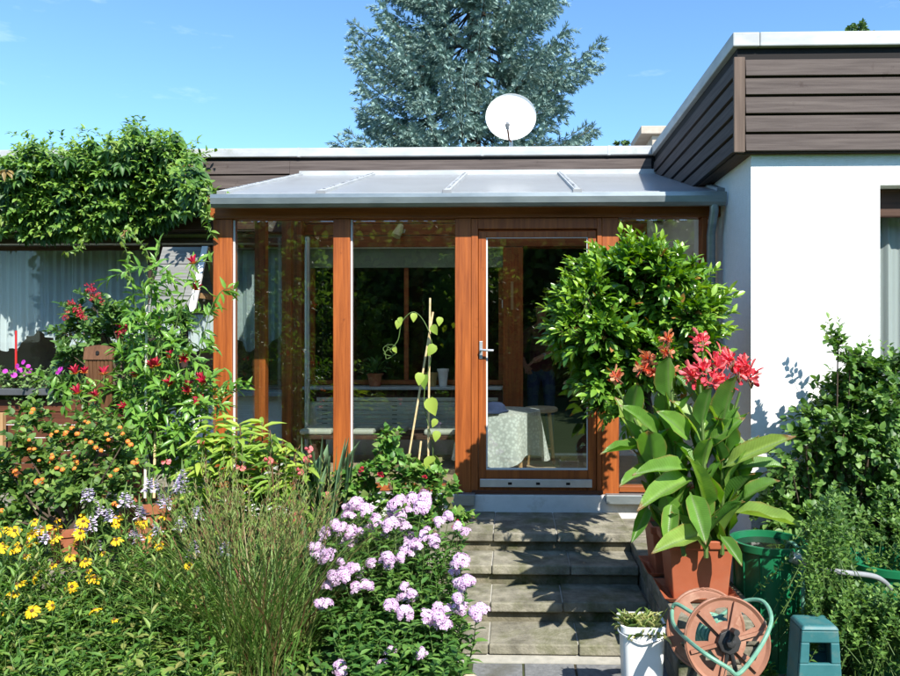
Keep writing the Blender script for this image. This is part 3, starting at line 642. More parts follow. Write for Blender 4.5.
    MB().grid(hair, 24, 8).build('hair', M('brown_hair', (.035, .02, .012), (.06, .035, .02), scale=40, rough=.7), body, smooth=True, solid=.012)
    MB().lathe(w + (-.027, -.118, 1.615), [(.002, -.006), (.011, -.004), (.011, .004), (.002, .006)], 10, 'y').build('eye', m_black, body); MB().lathe(w + (.027, -.118, 1.615), [(.002, -.006), (.011, -.004), (.011, .004), (.002, .006)], 10, 'y').build('eye', m_black, body)
    MB().hull8([w + (-.016, -.112, 1.575), w + (.016, -.112, 1.575), w + (.016, -.09, 1.575), w + (-.016, -.09, 1.575)], [w + (-.006, -.118, 1.625), w + (.006, -.118, 1.625), w + (.006, -.09, 1.625), w + (-.006, -.09, 1.625)]).build('nose', skin, body, bevel=.006)
    MB().box(*(w + (-.024, -.113, 1.547)), *(w + (.024, -.09, 1.556))).build('mouth', M('lips', (.28, .09, .08), rough=.5), body, bevel=.003)
    MB().tube([w + (.035, -.245, 1.107), w + (.012, -.265, 1.096)], .034, 14).build('wristwatch', m_alu, body)
person()

# ------------------------------------------------------------------ steps, wall
SX0, SX1 = -.62, fx(632, -.68); rs = .132; go = .31; Yp = -.67
st = thing('garden_steps', 'mossy concrete garden steps leading up to the glass door', 'steps', (.1, -1.3, -.47))
for k in range(4):
    z = -k * rs; yf_ = Yp - k * go; yb = (-.032 if k == 0 else Yp - (k - 1) * go + .045)
    xs = [SX0, SX0 + .47, SX0 + .92, SX1] if k % 2 == 0 else [SX0, SX0 + .47, SX0 + .99, SX1]
    sb_ = MB(); r_ = random.Random(k)
    for i in range(3):
        dz = r_.uniform(-.004, .003); dy = r_.uniform(-.006, .006)
        sb_.box(xs[i] + .003, yf_ + dy, z - .062, xs[i + 1] - .003, yb, z + dz)
    so_ = sb_.build('tread', m_step, st, bevel=.009, seg=3)
    MB().box(SX0 + .002, yf_ + .03, z - .060, SX1 - .002, yb - .002, z - .008).build('joint', m_joint, so_)
    MB().box(SX0 + .004, yf_ + .045, z - .50 if k == 3 else z - rs - .02, SX1 - .003, yf_ + .30, z - .0635).build('riser', m_riser, st)
# low wall right of the steps
WX0, WX1 = SX1 + .004, SX1 + .42
w = thing('garden_wall', 'low mossy stone wall along the right side of the steps, carrying the pots', 'wall', (WX0 + .2, -1.1, -.47))
r_ = random.Random(5); mb = MB(); z = -.46
for row in range(4):
    h = .092; y = -2.12 + (row % 2) * -.0
    while y < -.05:
        L = r_.uniform(.22, .38); y1 = min(-.04, y + L)
        mb.box(WX0 + r_.uniform(-.006, .006), y + .004, z + .004, WX1, y1 - .004, z + h - .003); y = y1
    z += h
mb.build('stonework', m_wallstone, w, bevel=.012, seg=2)
MB().box(WX0 + .015, -2.10, -.5, WX1 - .01, -.04, z - .01).build('mortar', m_riser, w)
cp_ = MB(); y = -2.15
for L in (.55, .52, .50, .53): cp_.box(WX0 - .012, y + .004, z + .002, WX1 + .02, y + L - .004, z + .052); y += L
cp_.build('coping', m_step, w, bevel=.01, seg=2)
ZWALL = z + .054
r0 = P(468, 668, -1.75)
def rock(c, s, seed):
    r = np.random.default_rng(seed); ph = r.uniform(0, 6, 6)
    def fn(u, v):
        a = u * 6.28318; e = (v - .5) * 3.1415; k = 1 + .14 * math.sin(3 * a + ph[0]) * math.cos(e) + .10 * math.sin(5 * a + ph[1] + 3 * e) + .07 * math.sin(7 * e + ph[2] + 2 * a)
        return (c[0] + s[0] * k * math.cos(a) * math.cos(e), c[1] + s[1] * k * math.sin(a) * math.cos(e), c[2] + s[2] * k * math.sin(e))
    return MB().grid(fn, 28, 14).build('rock', m_rock, smooth=True)
tag(rock((r0[0] - .02, -2.18, -.43), (.16, .13, .10), 3), 'large pale sandstone rock between the phlox and the bottom step', 'rock')
tag(rock((r0[0] - .14, -2.32, -.44), (.09, .08, .07), 5), 'small sandstone rock at the foot of the phlox', 'rock')

# ------------------------------------------------------------------ satellite dish
dc = P(511, 117, 2.75); rd = 25.3 / F * (2.75 + 5.87)
t = thing('satellite_dish', 'round white satellite dish on the flat roof in front of the blue spruce', 'satellite dish', (dc[0], 2.9, ZT))
prof = [(rd * k, .085 * (1 - k * k)) for k in (.02, .25, .5, .7, .85, .95, 1.0)]
mb = MB(); rings = []
tilt = R(12)
for r, h in prof + [(rd * 1.0, -.012)] + [(rd * k, .085 * (1 - k * k) + .012) for k in (.95, .7, .4, .02)]:
    ring = []
    for j in range(48):
        a = 6.28318 * j / 48; x, zz, yy = r * math.cos(a), r * math.sin(a), h
        ring.append(dc + (x, yy * math.cos(tilt) + zz * math.sin(tilt), zz * math.cos(tilt) - yy * math.sin(tilt)))
    rings.append(ring)
mb.quadstrip(rings).build('dish', m_dish, t, smooth=True)
ar = P(509, 139, 2.5)
l0 = P(507.5, 125, 2.36)
MB().tube([dc + (.0, .03, -rd * .95), ar + (.0, .02, .0), l0 + (.0, .02, -.03)], .011, 8).build('feed_arm', m_redboard, t, smooth=True)
MB().tube([l0 + (0, .03, -.035), l0 + (0, 0, 0), l0 + (0, .05, .035)], [.022, .028, .02], 12).build('receiver', m_grey, t, smooth=True)
MB().tube([dc + (0, .12, -.05), dc + (0, .18, -.10), (dc[0], dc[1] + .2, ZC + .06)], .022, 10).build('mast', m_alu, t, smooth=True)
MB().lathe((dc[0] + .03, dc[1] + .12, ZC + .061), [(.20, 0), (.19, .10), (.12, .17), (.03, .19)], 20).build('base', m_white, t, smooth=True)

# ------------------------------------------------------------------ pergola, bird house, planter, folding chair
pg = thing('pergola', 'dark wooden pergola with rafters buried in the climbing vine', 'pergola', (-4.2, 1.4, 0))
for px in (152, -170):
    x = fx(px, 1.9); MB().box(x - .05, 1.91, -.02, x + .05, 2.01, 2.52).build('post', m_dkwoodZ, pg, bevel=.005)
MB().box(-6.8, 1.92, 2.523, -2.72, 2.0, 2.66).build('beam', m_dkwood, pg, bevel=.005)
for x in (-6.5, -5.75, -5.0, -4.25, -3.5, fx(178, 1.2)):
    MB().box(x - .03, 1.2 if x > -3.1 else 1.88, 2.50 if x > -3 else 2.662, x + .03, 2.1, 2.62 if x > -3 else 2.78).build('rafter', m_dkwoodY, pg, bevel=.004)

by = .35; rz_, bz = fz(247, by, 207), fz(312, by, 200); bx0, bx1 = fx(163, by), fx(206, by)
t = thing('bird_house', 'bird house with a steep grey boarded roof, left of the first conservatory post', 'bird house', ((bx0 + bx1) / 2, by, 0))
for sgn in (-1, 1):
    mb = MB()
    for i in range(4):
        a, b = i / 4, (i + 1) / 4 + .02; d = .26
        mb.hull8([(bx0, by + sgn * (d * b + .012), rz_ - (rz_ - bz) * b), (bx1 - .012, by + sgn * (d * b + .012), rz_ - (rz_ - bz) * b), (bx1 - .012, by + sgn * d * b, rz_ - (rz_ - bz) * b - .004), (bx0, by + sgn * d * b, rz_ - (rz_ - bz) * b - .004)],
                 [(bx0, by + sgn * (d * a + .004), rz_ - (rz_ - bz) * a), (bx1 - .012, by + sgn * (d * a + .004), rz_ - (rz_ - bz) * a), (bx1 - .012, by + sgn * (d * a - .006), rz_ - (rz_ - bz) * a - .004), (bx0, by + sgn * (d * a - .006), rz_ - (rz_ - bz) * a - .004)])
    pn = mb.build('roof_panel', m_felt, t)
    MB().bar((bx1, by + sgn * .01, rz_), (bx1, by + sgn * .28, bz - .01), .022, .05, (1, 0, 0)).build('barge_board', m_white if sgn < 0 else m_ltwood, pn)
MB().bar((bx1 - .03, by - .17, fz(296, by, 205)), (bx1 - .03, by + .17, fz(296, by, 205)), .03, .045).build('crossbar', m_ltwood, t)
MB().box(bx0 + .03, by - .17, bz + .12, bx1 - .05, by + .17, bz + .14).build('floor', m_ltwood, t)
MB().tube([((bx0 + bx1) / 2, by, bz + .12), ((bx0 + bx1) / 2, by, -.02)], .03, 10).build('pole', m_dkwoodZ, t)

pl0, pl1 = fx(-90, .8), fx(108, .8); pzt = fz(388, .8, 30)
t = thing('wooden_planter', 'reddish-brown boarded planter trough with a dark grey ledge, under the lace-curtained window', 'planter', ((pl0 + pl1) / 2, 1.0, 0))
mb = MB()
for i in range(7):
    z = -.01 + i * (pzt - .09) / 7; mb.box(pl0, .80, z, pl1, .825, z + (pzt - .09) / 7 - .008); mb.box(pl1 - .025, .826, z, pl1, 1.25, z + (pzt - .09) / 7 - .008)
mb.build('side_boards', m_redboard, t, bevel=.003)
MB().box(pl0 - .02, .70, pzt - .06, fx(66, .7), .84, pzt).build('ledge', M('dark_slate', (.05, .055, .06), (.085, .09, .10), scale=8, rough=.6), t, bevel=.006)
MB().box(pl0, .826, pzt - .3, pl1 - .03, 1.25, pzt - .02).build('soil', m_soil, t)
MB().box(fx(-4, .66), .64, -.02, fx(4, .66), .69, fz(414, .66)).build('corner_post', m_ltwood, t, bevel=.004)
stk = P(16, 337, .92); tag(MB().tube([(stk[0], .92, pzt - .05), stk + (0, 0, .06)], .010, 8).build('red_stake', M('red_paint', (.45, .02, .02), rough=.4)), 'thin red stake standing among the magenta petunias', 'stake')

CY = -.92
cx0, cx1 = fx(84, CY), fx(113, CY); cz = fz(346, CY, 98); cw = cx1 - cx0; cxm = (cx0 + cx1) / 2
t = thing('folding_chair', 'brown wooden folding chair with a slatted back, half hidden by the red-flowered shrub', 'chair', (cxm, CY, 0))
def arch(u, v):
    x = cx0 + cw * u; top = cz - .012 + .016 * math.sin(3.1416 * u); return (x, CY + .02 * v, cz - .095 + (top - cz + .095) * v)
MB().grid(arch, 14, 3).build('top_rail', m_chair, t, solid=.025)
MB().lathe((cxm, CY - .012, cz - .045), [(.013, .0), (.013, .003)], 14, 'y').build('grip_hole', m_dark, t)
for i in range(7):
    x = cx0 + .018 + (cw - .036) * i / 6; MB().bar((x, CY + .005, cz - .10), (cxm + (x - cxm) * .72, CY + .04, cz - .62), .022, .016, (0, 1, 0)).build('back_slat', m_chair, t)
MB().box(cx0 - .05, CY - .38, cz - .80, cx1 + .05, CY + .02, cz - .77).build('seat', m_chair, t, bevel=.006)
for sx_, a, b in ((cx0 - .03, .04, -.45), (cx1 + .03, .04, -.45), (cx0 - .01, -.4, .1), (cx1 + .01, -.4, .1)):
    MB().bar((sx_, CY + a, cz - .70 if a > 0 else cz - .79), (sx_, CY + b, -.01), .03, .03).build('leg', m_chair, t)

# ------------------------------------------------------------------ pots, barrel, bucket, hose reel, stool on the right
def rectpot(name, x0, x1, y0, y1, z0, z1, label, mat, taper=.03):
    t = thing(name, label, 'planter', ((x0 + x1) / 2, (y0 + y1) / 2, z0))
    def ring(a, z): return [(x0 - a, y0 - a, z), (x1 + a, y0 - a, z), (x1 + a, y1 + a, z), (x0 - a, y1 + a, z)]
    MB().quadstrip([ring(-taper, z0 + .012), ring(-.006, z1 - .045), ring(.008, z1 - .044), ring(.012, z1), ring(-.012, z1), ring(-.014, z1 - .05)]).build('pot', mat, t, bevel=.007, seg=3)
    MB().quadstrip([ring(-.01, z0), ring(.03, z0 + .035), ring(.022, z0 + .035), ring(-.01, z0 + .008)]).build('saucer', mat, t, bevel=.004)
    MB().box(x0 + .01, y0 + .01, z1 - .07, x1 - .01, y1 - .01, z1 - .04).build('soil', m_soil, t)
    return t
cy0 = -1.92
px0, px1 = fx(669, cy0), fx(735, cy0); cpz0 = ZWALL; cpz1 = fz(541, cy0, 700)
rectpot('square_planter', px0, px1, cy0, cy0 + .28, cpz0, cpz1, 'square terracotta-coloured planter holding the red cannas, front of the low wall', m_terrap)
rectpot('square_planter', fx(652, -1.5), fx(652, -1.5) + .34, -1.5, -1.2, ZWALL, ZWALL + .30, 'terracotta planter of the round evergreen bush, behind the canna planter', m_terrap)

bc = np.array((fx(768, -1.62), -1.62)); bzt = fz(548, -1.80, 768); br = 35 / F * 4.25
t = thing('rain_barrel', 'green plastic rain barrel, rim fully in view, beside the canna planter', 'rain barrel', (bc[0], bc[1], -.47))
MB().lathe((bc[0], bc[1], -.47), [(br * .86, 0), (br * .97, bzt + .47 - .04), (br * 1.04, bzt + .47 - .038), (br * 1.05, bzt + .47), (br * .94, bzt + .47), (br * .92, bzt + .40), (br * .8, .02)], 40, close=True).build('tub', m_green, t, smooth=True)
MB().lathe((bc[0], bc[1], -.47), [(br * .93, bzt + .435), (.001, bzt + .436)], 30, close=False).build('water', M('barrel_water', (.012, .016, .012), rough=.05), t)
rb = MB()
for a in np.linspace(0, 6.28, 13)[:-1]: rb.tube([(bc[0] + (br * .875 + .002) * math.cos(a), bc[1] + (br * .875 + .002) * math.sin(a), -.44), (bc[0] + br * .968 * math.cos(a), bc[1] + br * .968 * math.sin(a), bzt - .05)], .006, 5)
rb.build('rib', m_green, t)
c2 = np.array((fx(889, -1.72), -1.72)); z2 = fz(571, -1.94, 890)
t = thing('rain_barrel', 'green rain barrel buried in the shrubs at the right edge, only its rim showing', 'rain barrel', (c2[0], c2[1], -.47))
MB().lathe((c2[0], c2[1], -.47), [(.2, 0), (.235, z2 + .43), (.25, z2 + .432), (.252, z2 + .47), (.225, z2 + .47), (.22, z2 + .40), (.19, .02)], 36).build('tub', m_green, t, smooth=True)
h0 = P(788, 548, -1.62)
pth = [P(786, 552, -1.70), P(789, 543, -1.76), P(796, 546, -1.80), P(800, 560, -1.83), P(803, 590, -1.84), P(802, 625, -1.85), P(797, 655, -1.9)]
def smooth(pts, n=6):
    pts = [np.array(p, float) for p in pts]; out = []
    for i in range(len(pts) - 1):
        a, b = pts[max(0, i - 1)], pts[i]; c, d = pts[i + 1], pts[min(len(pts) - 1, i + 2)]
        for k in range(n):
            t = k / n; out.append(.5 * ((2 * b) + (c - a) * t + (2 * a - 5 * b + 4 * c - d) * t * t + (3 * b - a - 3 * c + d) * t ** 3))
    return np.array(out + [pts[-1]])
tag(MB().tube(smooth(pth), .011, 8).build('garden_hose', m_hose, smooth=True), 'pale green hose hooked over the rim of the green rain barrel', 'hose')
pp = [P(797, 559, -1.86), P(815, 567, -2.0), P(840, 572, -2.12), P(876, 577, -2.06), P(892, 590, -1.99)]
t = thing('drain_pipe', 'grey pipe running from the green barrel into the shrubs', 'pipe', pp[0])
MB().tube(smooth(pp), .014, 12).build('pipe', m_grey, t, smooth=True)
MB().tube([pp[0] + (-.03, 0, .012), pp[0] + (.015, 0, -.004)], .030, 12).build('coupling', m_alu, t, smooth=True)

# white bucket with weeds
by_ = -2.40; b0, b1 = fx(623, by_), fx(667, by_); bzt_ = fz(628, by_, 645); d_ = .20
t = thing('white_bucket', 'square white plastic bucket full of pulled weeds at the foot of the steps', 'bucket', ((b0 + b1) / 2, by_ + .1, -.46))
def rr_ring(x0, y0, x1, y1, z, r, n=5):
    o = []
    for cx_, cy_, s in ((x1 - r, y0 + r, -90), (x1 - r, y1 - r, 0), (x0 + r, y1 - r, 90), (x0 + r, y0 + r, 180)):
        for k in range(n + 1): a = R(s + 90 * k / n); o.append((cx_ + r * math.cos(a), cy_ + r * math.sin(a), z))
    return o
def brg(a, z): return rr_ring(b0 - a, by_ - a, b1 + a, by_ + d_ + a, z, .035)
MB().quadstrip([brg(-.02, -.459), brg(-.003, bzt_ - .03), brg(.006, bzt_ - .028), brg(.006, bzt_), brg(-.006, bzt_), brg(-.02, -.38)]).build('tub', m_white, t, smooth=True)
MB().tube(smooth([(b0 + .004, by_ + .1, bzt_ - .015), (b0 - .012, by_ + .02, bzt_ - .03), ((b0 + b1) / 2, by_ - .02, bzt_ - .06), (b1 + .012, by_ + .02, bzt_ - .03), (b1 - .004, by_ + .1, bzt_ - .015)]), .004, 6).build('handle', m_alu, t)
lv = Leaves()
for i in range(420):
    p = np.array((rng.uniform(b0 + .015, b1 - .015), rng.uniform(by_ + .01, by_ + d_ - .02), bzt_ - .06 + rng.random() * .05)); a = rng.uniform(0, 6.28); e = rng.uniform(-.2, 1.0)
    lv.add(p, (math.cos(a) * math.cos(e), math.sin(a) * math.cos(e), math.sin(e)), (0, 0, 1), rng.uniform(.03, .075), .004)
for p0, p1 in (((632, 628), (610, 610)), ((650, 628), (668, 608)), ((628, 630), (618, 613)), ((640, 626), (628, 612))):
    a, b = P(*p0, by_ + .08), P(*p1, by_ + .02); lv.add(a, b - a, (0, -1, .3), np.linalg.norm(b - a), .0035, .45)
tag(lv.build('pulled_weeds', SWORD, LEAF('weed_leaf', [(.06, .10, .02), (.12, .17, .05), (.25, .25, .10), (.30, .27, .13)], rough=.6)), 'tangle of pulled weeds and grass heaped in the white bucket', 'weeds')

# hose reel
rf0, rf1 = -2.70, -2.40
fc, bk = P(727, 641, rf0), P(706, 629, rf1); rr_ = 41.5 / F * (rf0 + 5.87)
t = thing('hose_reel', 'faded brown plastic hose reel with two spoked discs and a black hub', 'hose reel', ((fc[0] + bk[0]) / 2, (rf0 + rf1) / 2, -.46))
ax_ = nrm(fc - bk); ua = nrm(np.cross(ax_, (0, 0, 1))); va = np.cross(ua, ax_)
def disc(c, name, flip):
    mb = MB(); n = 72; th = .008
    rad_ = [.27, .45, .77, .93, 1.0]
    def pt(r, a, h): return c + (ua * math.cos(a) + va * math.sin(a)) * r * rr_ + ax_ * h
    def inhole(k, i):   # six windows between the spokes
        f = (i * 6 / n + .25) % 1.0; return (k == 1) and .22 < f < .80
    for h, inv in ((th / 2, False), (-th / 2, True)):
        b = len(mb.v)
        for r in rad_:
            for i in range(n): mb.v.append(tuple(pt(r, 6.28318 * i / n, h + (.010 if r == 1.0 else 0) * (1 if not inv else 1) * flip)))
        for k in range(len(rad_) - 1):
            for i in range(n):
                if inhole(k, i): continue
                q = (b + k * n + i, b + (k + 1) * n + i, b + (k + 1) * n + (i + 1) % n, b + k * n + (i + 1) % n); mb.f.append(q[::-1] if inv else q)
    m_ = len(mb.v) // 2
    for i in range(n):
        k = (len(rad_) - 1) * n; mb.f.append((k + i, m_ + k + i, m_ + k + (i + 1) % n, k + (i + 1) % n))
        if True: pass
    o = mb.build(name, m_reel, t)
    rbm = MB()
    for i in range(6):
        a = 6.28318 * (i + .76) / 6
        p0, p1 = pt(.25, a, .013 * flip), pt(.93, a, .011 * flip); rbm.bar(p0, p1, .014, .016, ax_)
    rbm.tube([pt(1.0, 6.28318 * i / 48, .004 * flip) for i in range(49)], .0075, 6)
    rbm.build('spoke_rim', m_reel, o)
    return o
disc(fc, 'disc', 1); disc(bk, 'disc', -1)
MB().tube([bk, fc], rr_ * .30, 24).build('drum', m_reel, t, smooth=True)
hb = MB(); n = 8
hb.quadstrip([[fc + ax_ * h + (ua * math.cos(6.283 * i / n) + va * math.sin(6.283 * i / n)) * r for i in range(n)] for r, h in ((rr_ * .29, .006), (rr_ * .28, .035), (rr_ * .12, .037), (rr_ * .11, .06), (rr_ * .05, .062))])
hb.build('hub', m_black, t, bevel=.003)
cr = MB(); cr.tube([fc + ax_ * .05 + va * .0, fc + ax_ * .058 + va * .05 - ua * .01], .012, 8); cr.tube([fc + ax_ * .055 + va * .05 - ua * .01, fc + ax_ * .11 + va * .05 - ua * .01], .013, 10); cr.build('crank', m_black, t, smooth=True)
coil = MB()
for j in range(9):
    s = (j + .8) / 10.2; c = bk + (fc - bk) * s; r = rr_ * (.40 + .02 * (j % 2)); coil.tube([c + (ua * math.cos(6.283 * i / 32) + va * math.sin(6.283 * i / 32)) * r + (fc - bk) * (.09 * i / 32) for i in range(33)], .0105, 8)
coil.build('coiled_hose', m_hose, t, smooth=True)
for s in (-1, 1):
    for c in (fc + ax_ * .03, bk - ax_ * .03):
        MB().tube([c + va * -.01, (c[0] + s * .13, c[1], -.458)], .010, 8).build('leg', m_black, t, smooth=True)
mid_ = (bk + fc) / 2
lp_ = [mid_ + va * rr_ * .42, mid_ + va * rr_ * .5 - ua * rr_ * .5 * (1 if ua[0] > 0 else -1), P(676, 604, -2.44), P(672, 614, -2.45), P(676, 628, -2.58), P(700, 650, -2.86), P(728, 668, -2.90), P(738, 674, -2.88), P(755, 655, -2.84), P(768, 632, -2.78), P(771, 615, -2.70), P(762, 601, -2.62), P(742, 602, -2.56), mid_ + va * rr_ * .44 - np.array((0, .03, 0))]
MB().tube(smooth(lp_), .009, 8).build('loose_hose', m_hose, t, smooth=True)

# teal stool
ty = -2.45; a0, a1 = fx(799, ty), fx(842, ty); tz = fz(631, ty, 815); tb = -.46; dpt = .13
t = thing('step_stool', 'small teal plastic step stool with a handle slot, at the lower right', 'stool', ((a0 + a1) / 2, ty + .1, tb))
def lerpx(x, z): k = (tz - z) / (tz - tb); cxx = (a0 + a1) / 2; return cxx + (x - cxx) * (.86 + .34 * k)
hz0, hz1 = tz - .055, tz - .15; hx0, hx1 = a0 + .045, a1 - .045
def panel(yy0, yy1, slot=True):
    mb = MB()
    def q(xa, xb, za, zb): mb.hull8([(lerpx(xa, zb), yy0, zb), (lerpx(xb, zb), yy0, zb), (lerpx(xb, zb), yy1, zb), (lerpx(xa, zb), yy1, zb)], [(lerpx(xa, za), yy0, za), (lerpx(xb, za), yy0, za), (lerpx(xb, za), yy1, za), (lerpx(xa, za), yy1, za)])
    q(a0, a1, tz, hz0); q(a0, hx0, hz0, hz1); q(hx1, a1, hz0, hz1); q(a0, a1, hz1, tb + .16); q(a0, a0 + .05, tb + .16, tb); q(a1 - .05, a1, tb + .16, tb)
    return mb
panel(ty, ty + .02).build('end_panel', m_teal, t, bevel=.005); panel(ty + dpt, ty + dpt + .02).build('end_panel', m_teal, t, bevel=.005)
MB().hull8([(lerpx(a0, tz) - .004, ty - .006, tz + .001), (lerpx(a1, tz) + .004, ty - .006, tz + .001), (lerpx(a1, tz) + .004, ty + dpt + .026, tz + .001), (lerpx(a0, tz) - .004, ty + dpt + .026, tz + .001)],
           [(lerpx(a0, tz) + .01, ty + .006, tz + .022), (lerpx(a1, tz) - .01, ty + .006, tz + .022), (lerpx(a1, tz) - .01, ty + dpt + .014, tz + .022), (lerpx(a0, tz) + .01, ty + dpt + .014, tz + .022)]).build('top', m_teal, t, bevel=.008, seg=3)
for xa in (a0, a1 - .016): MB().hull8([(lerpx(xa, tb + .2), ty + .021, tb + .2), (lerpx(xa + .016, tb + .2), ty + .021, tb + .2), (lerpx(xa + .016, tb + .2), ty + dpt - .001, tb + .2), (lerpx(xa, tb + .2), ty + dpt - .001, tb + .2)], [(lerpx(xa, tz), ty + .021, tz), (lerpx(xa + .016, tz), ty + .021, tz), (lerpx(xa + .016, tz), ty + dpt - .001, tz), (lerpx(xa, tz), ty + dpt - .001, tz)]).build('side_panel', m_teal, t)

# ------------------------------------------------------------------ plants: helpers
def rdir(up=0.0):
    v = rng.normal(size=3); v[2] += up; return nrm(v)
def spray(lv, st, p, d, ln, n, L, w, droop=.25, ang=.9, rad=.003, paired=False, up=.6, rndf=None, bend=None):
    """a twig from p along d with n leaves set around it"""
    d = nrm(d); pts = []
    for i in range(5):
        s = i / 4; pts.append(p + d * ln * s + np.array((0, 0, -droop * ln * s * s)))
    pts = np.array(pts)
    if st is not None: st.tube(pts, np.linspace(rad, rad * .4, 5), 4, caps=False)
    a = nrm(np.cross(d, (0.2, .1, 1))); b = np.cross(d, a); ph = rng.uniform(0, 6.28)
    for i in range(n):
        s = .25 + .75 * (i + .5) / n; q = p + d * ln * s + np.array((0, 0, -droop * ln * s * s))
        ph += 2.4
        for k in range(2 if paired else 1):
            rd_ = a * math.cos(ph + k * 3.14) + b * math.sin(ph + k * 3.14); an = ang * rng.uniform(.7, 1.2) * (1.15 - .5 * s)
            t_ = d * math.cos(an) + rd_ * math.sin(an) + np.array((0, 0, -droop * .6))
            lv.add(q, t_, np.array((0, 0, up)) + d * .5 + rng.normal(size=3) * .25 + SUNV * .3, L * rng.uniform(.65, 1.15), w * rng.uniform(.7, 1.15), None if rndf is None else rndf(s))
SUNV = np.array(SUN)
def bush(lv, st, clumps, per, ln, n, L, w, up=.4, out=1.0, center=None, droop=.2, ang=.9, **kw):
    """clumps: list of (centre, radius)"""
    for c, r in clumps:
        c = np.array(c, float); o = nrm(c - center) * out if center is not None else 0
        for i in range(int(per * (r / .15) ** 1.6)):
            d = nrm(rdir(up) + o); p = c + d * r * rng.uniform(.2, .95) - d * ln * .5
            spray(lv, st, p, d, ln * rng.uniform(.7, 1.3), n, L, w, droop, ang, **kw)
def shell(c, r, n, r0=.16, lo=.55, hi=.9, zmin=-1):
    out = []; c = np.array(c, float); r = np.array(r, float); tries = 0
    while len(out) < n and tries < 9999:
        tries += 1; d = rdir()
        if d[2] < zmin: continue
        out.append((c + d * r * rng.uniform(lo, hi), r0 * rng.uniform(.7, 1.3)))
    return out
def stemplant(lv, st, roots, L, w, n, paired=True, ang=1.0, rad=.004, from_=.15, droop=.25, curve=.12, taper=.35):
    """roots: list of (base, top); leaves in pairs up each stem"""
    for a, b in roots:
        a = np.array(a, float); b = np.array(b, float); h = np.linalg.norm(b - a); bow = rng.normal(size=3) * curve * h; bow[2] = 0
        f = lambda s: a + (b - a) * s + bow * math.sin(3.14 * s) * .5
        st.tube([f(s) for s in (0, .33, .66, 1)], [rad, rad * .9, rad * .7, rad * .45], 4, caps=False)
        ph = rng.uniform(0, 6.28)
        for i in range(n):
            s = from_ + (1 - from_) * (i + .6) / n; q = f(s); ph += 1.57 + rng.normal() * .2
            for k in range(2 if paired else 1):
                e = ph + k * 3.1416; an = ang * rng.uniform(.75, 1.2) * (1.1 - .4 * s)
                t_ = np.array((math.cos(e) * math.sin(an), math.sin(e) * math.sin(an), math.cos(an) - droop))
                z = (1 - taper * s) * rng.uniform(.75, 1.15); lv.add(q, t_, (rng.normal() * .2, rng.normal() * .2, 1), L * z, w * z)
def place(proto, parent, pts, smin=.85, smax=1.15, tilt=.35, face=None):
    """copies of a flower head onto the plant; the first position moves the prototype"""
    for i, p in enumerate(pts):
        o = proto if i == 0 else proto.copy()
        if i: S.collection.objects.link(o)
        o.parent = parent; o.location = tuple(np.array(p) - WL[parent.name])
        dirv = nrm(np.array(face if face is not None else (0, 0, 1)) + rng.normal(size=3) * tilt)
        q = Vector(dirv).to_track_quat('Z', 'Y'); o.rotation_euler = (q @ Euler((0, 0, rng.uniform(0, 6.28))).to_quaternion()).to_euler()
        s = rng.uniform(smin, smax); o.scale = (s, s, s)
    return len(pts)
def head(name, mats_leaves):
    """one joined mesh out of several (Leaves|MB, template, material)"""
    objs = [(L.build(name, tp, m) if isinstance(L, Leaves) else L.build(name, m, smooth=True)) for L, tp, m in mats_leaves]
    me0 = bpy.data.meshes.new(name); V = []; Fc = []; mi = []; att = {'rnd': [], 'lx': [], 'ly': []}; ms = []
    for o in objs:
        b = len(V); me = o.data; V += [tuple(v.co) for v in me.vertices]; m = me.materials[0]
        if m not in ms: ms.append(m)
        for p in me.polygons: Fc.append(tuple(b + i for i in p.vertices)); mi.append(ms.index(m))
        for k in att:
            a = me.attributes.get(k); att[k] += [d.value for d in a.data] if a else [.5] * len(me.vertices)
        WL.pop(o.name, None); bpy.data.objects.remove(o); bpy.data.meshes.remove(me)
    me0.from_pydata(V, [], Fc)
    for m in ms: me0.materials.append(m)
    me0.polygons.foreach_set('material_index', mi); me0.polygons.foreach_set('use_smooth', [True] * len(Fc))
    for k, v in att.items(): me0.attributes.new(k, 'FLOAT', 'POINT').data.foreach_set('value', v)
    me0.update(); return link(name, me0)

# ---- climbing vine on the pergola
m_vine = LEAF('vine_leaf', [(.016, .045, .010), (.032, .078, .015), (.055, .115, .02), (.11, .18, .028), (.15, .10, .035)], rough=.48, spec=.45, trans=.25)
vt = thing('climbing_vine', 'glossy green climbing vine heaped over the pergola at the upper left', 'vine', (fx(100, 1.7), 1.7, 2.4))
lv = Leaves(); st = MB()
topx = [(-260, 150), (-100, 152), (0, 152), (30, 150), (60, 155), (90, 146), (130, 136), (160, 134), (185, 146), (203, 168), (214, 195)]
def vleaf(p, out, r=None):
    o = nrm(out); sd = nrm(np.cross(o, (0, 0, 1))); L = rng.uniform(.085, .13)
    for k, an in enumerate((-1.1, -.55, 0, .55, 1.1)):
        t_ = (o * .55 + np.array((0, 0, -.85))) * math.cos(an) + sd * math.sin(an); lv.add(p, t_, o + np.array((0, 0, .55)) + rng.normal(size=3) * .15, L * (1 - .18 * abs(an)), L * .2, r)
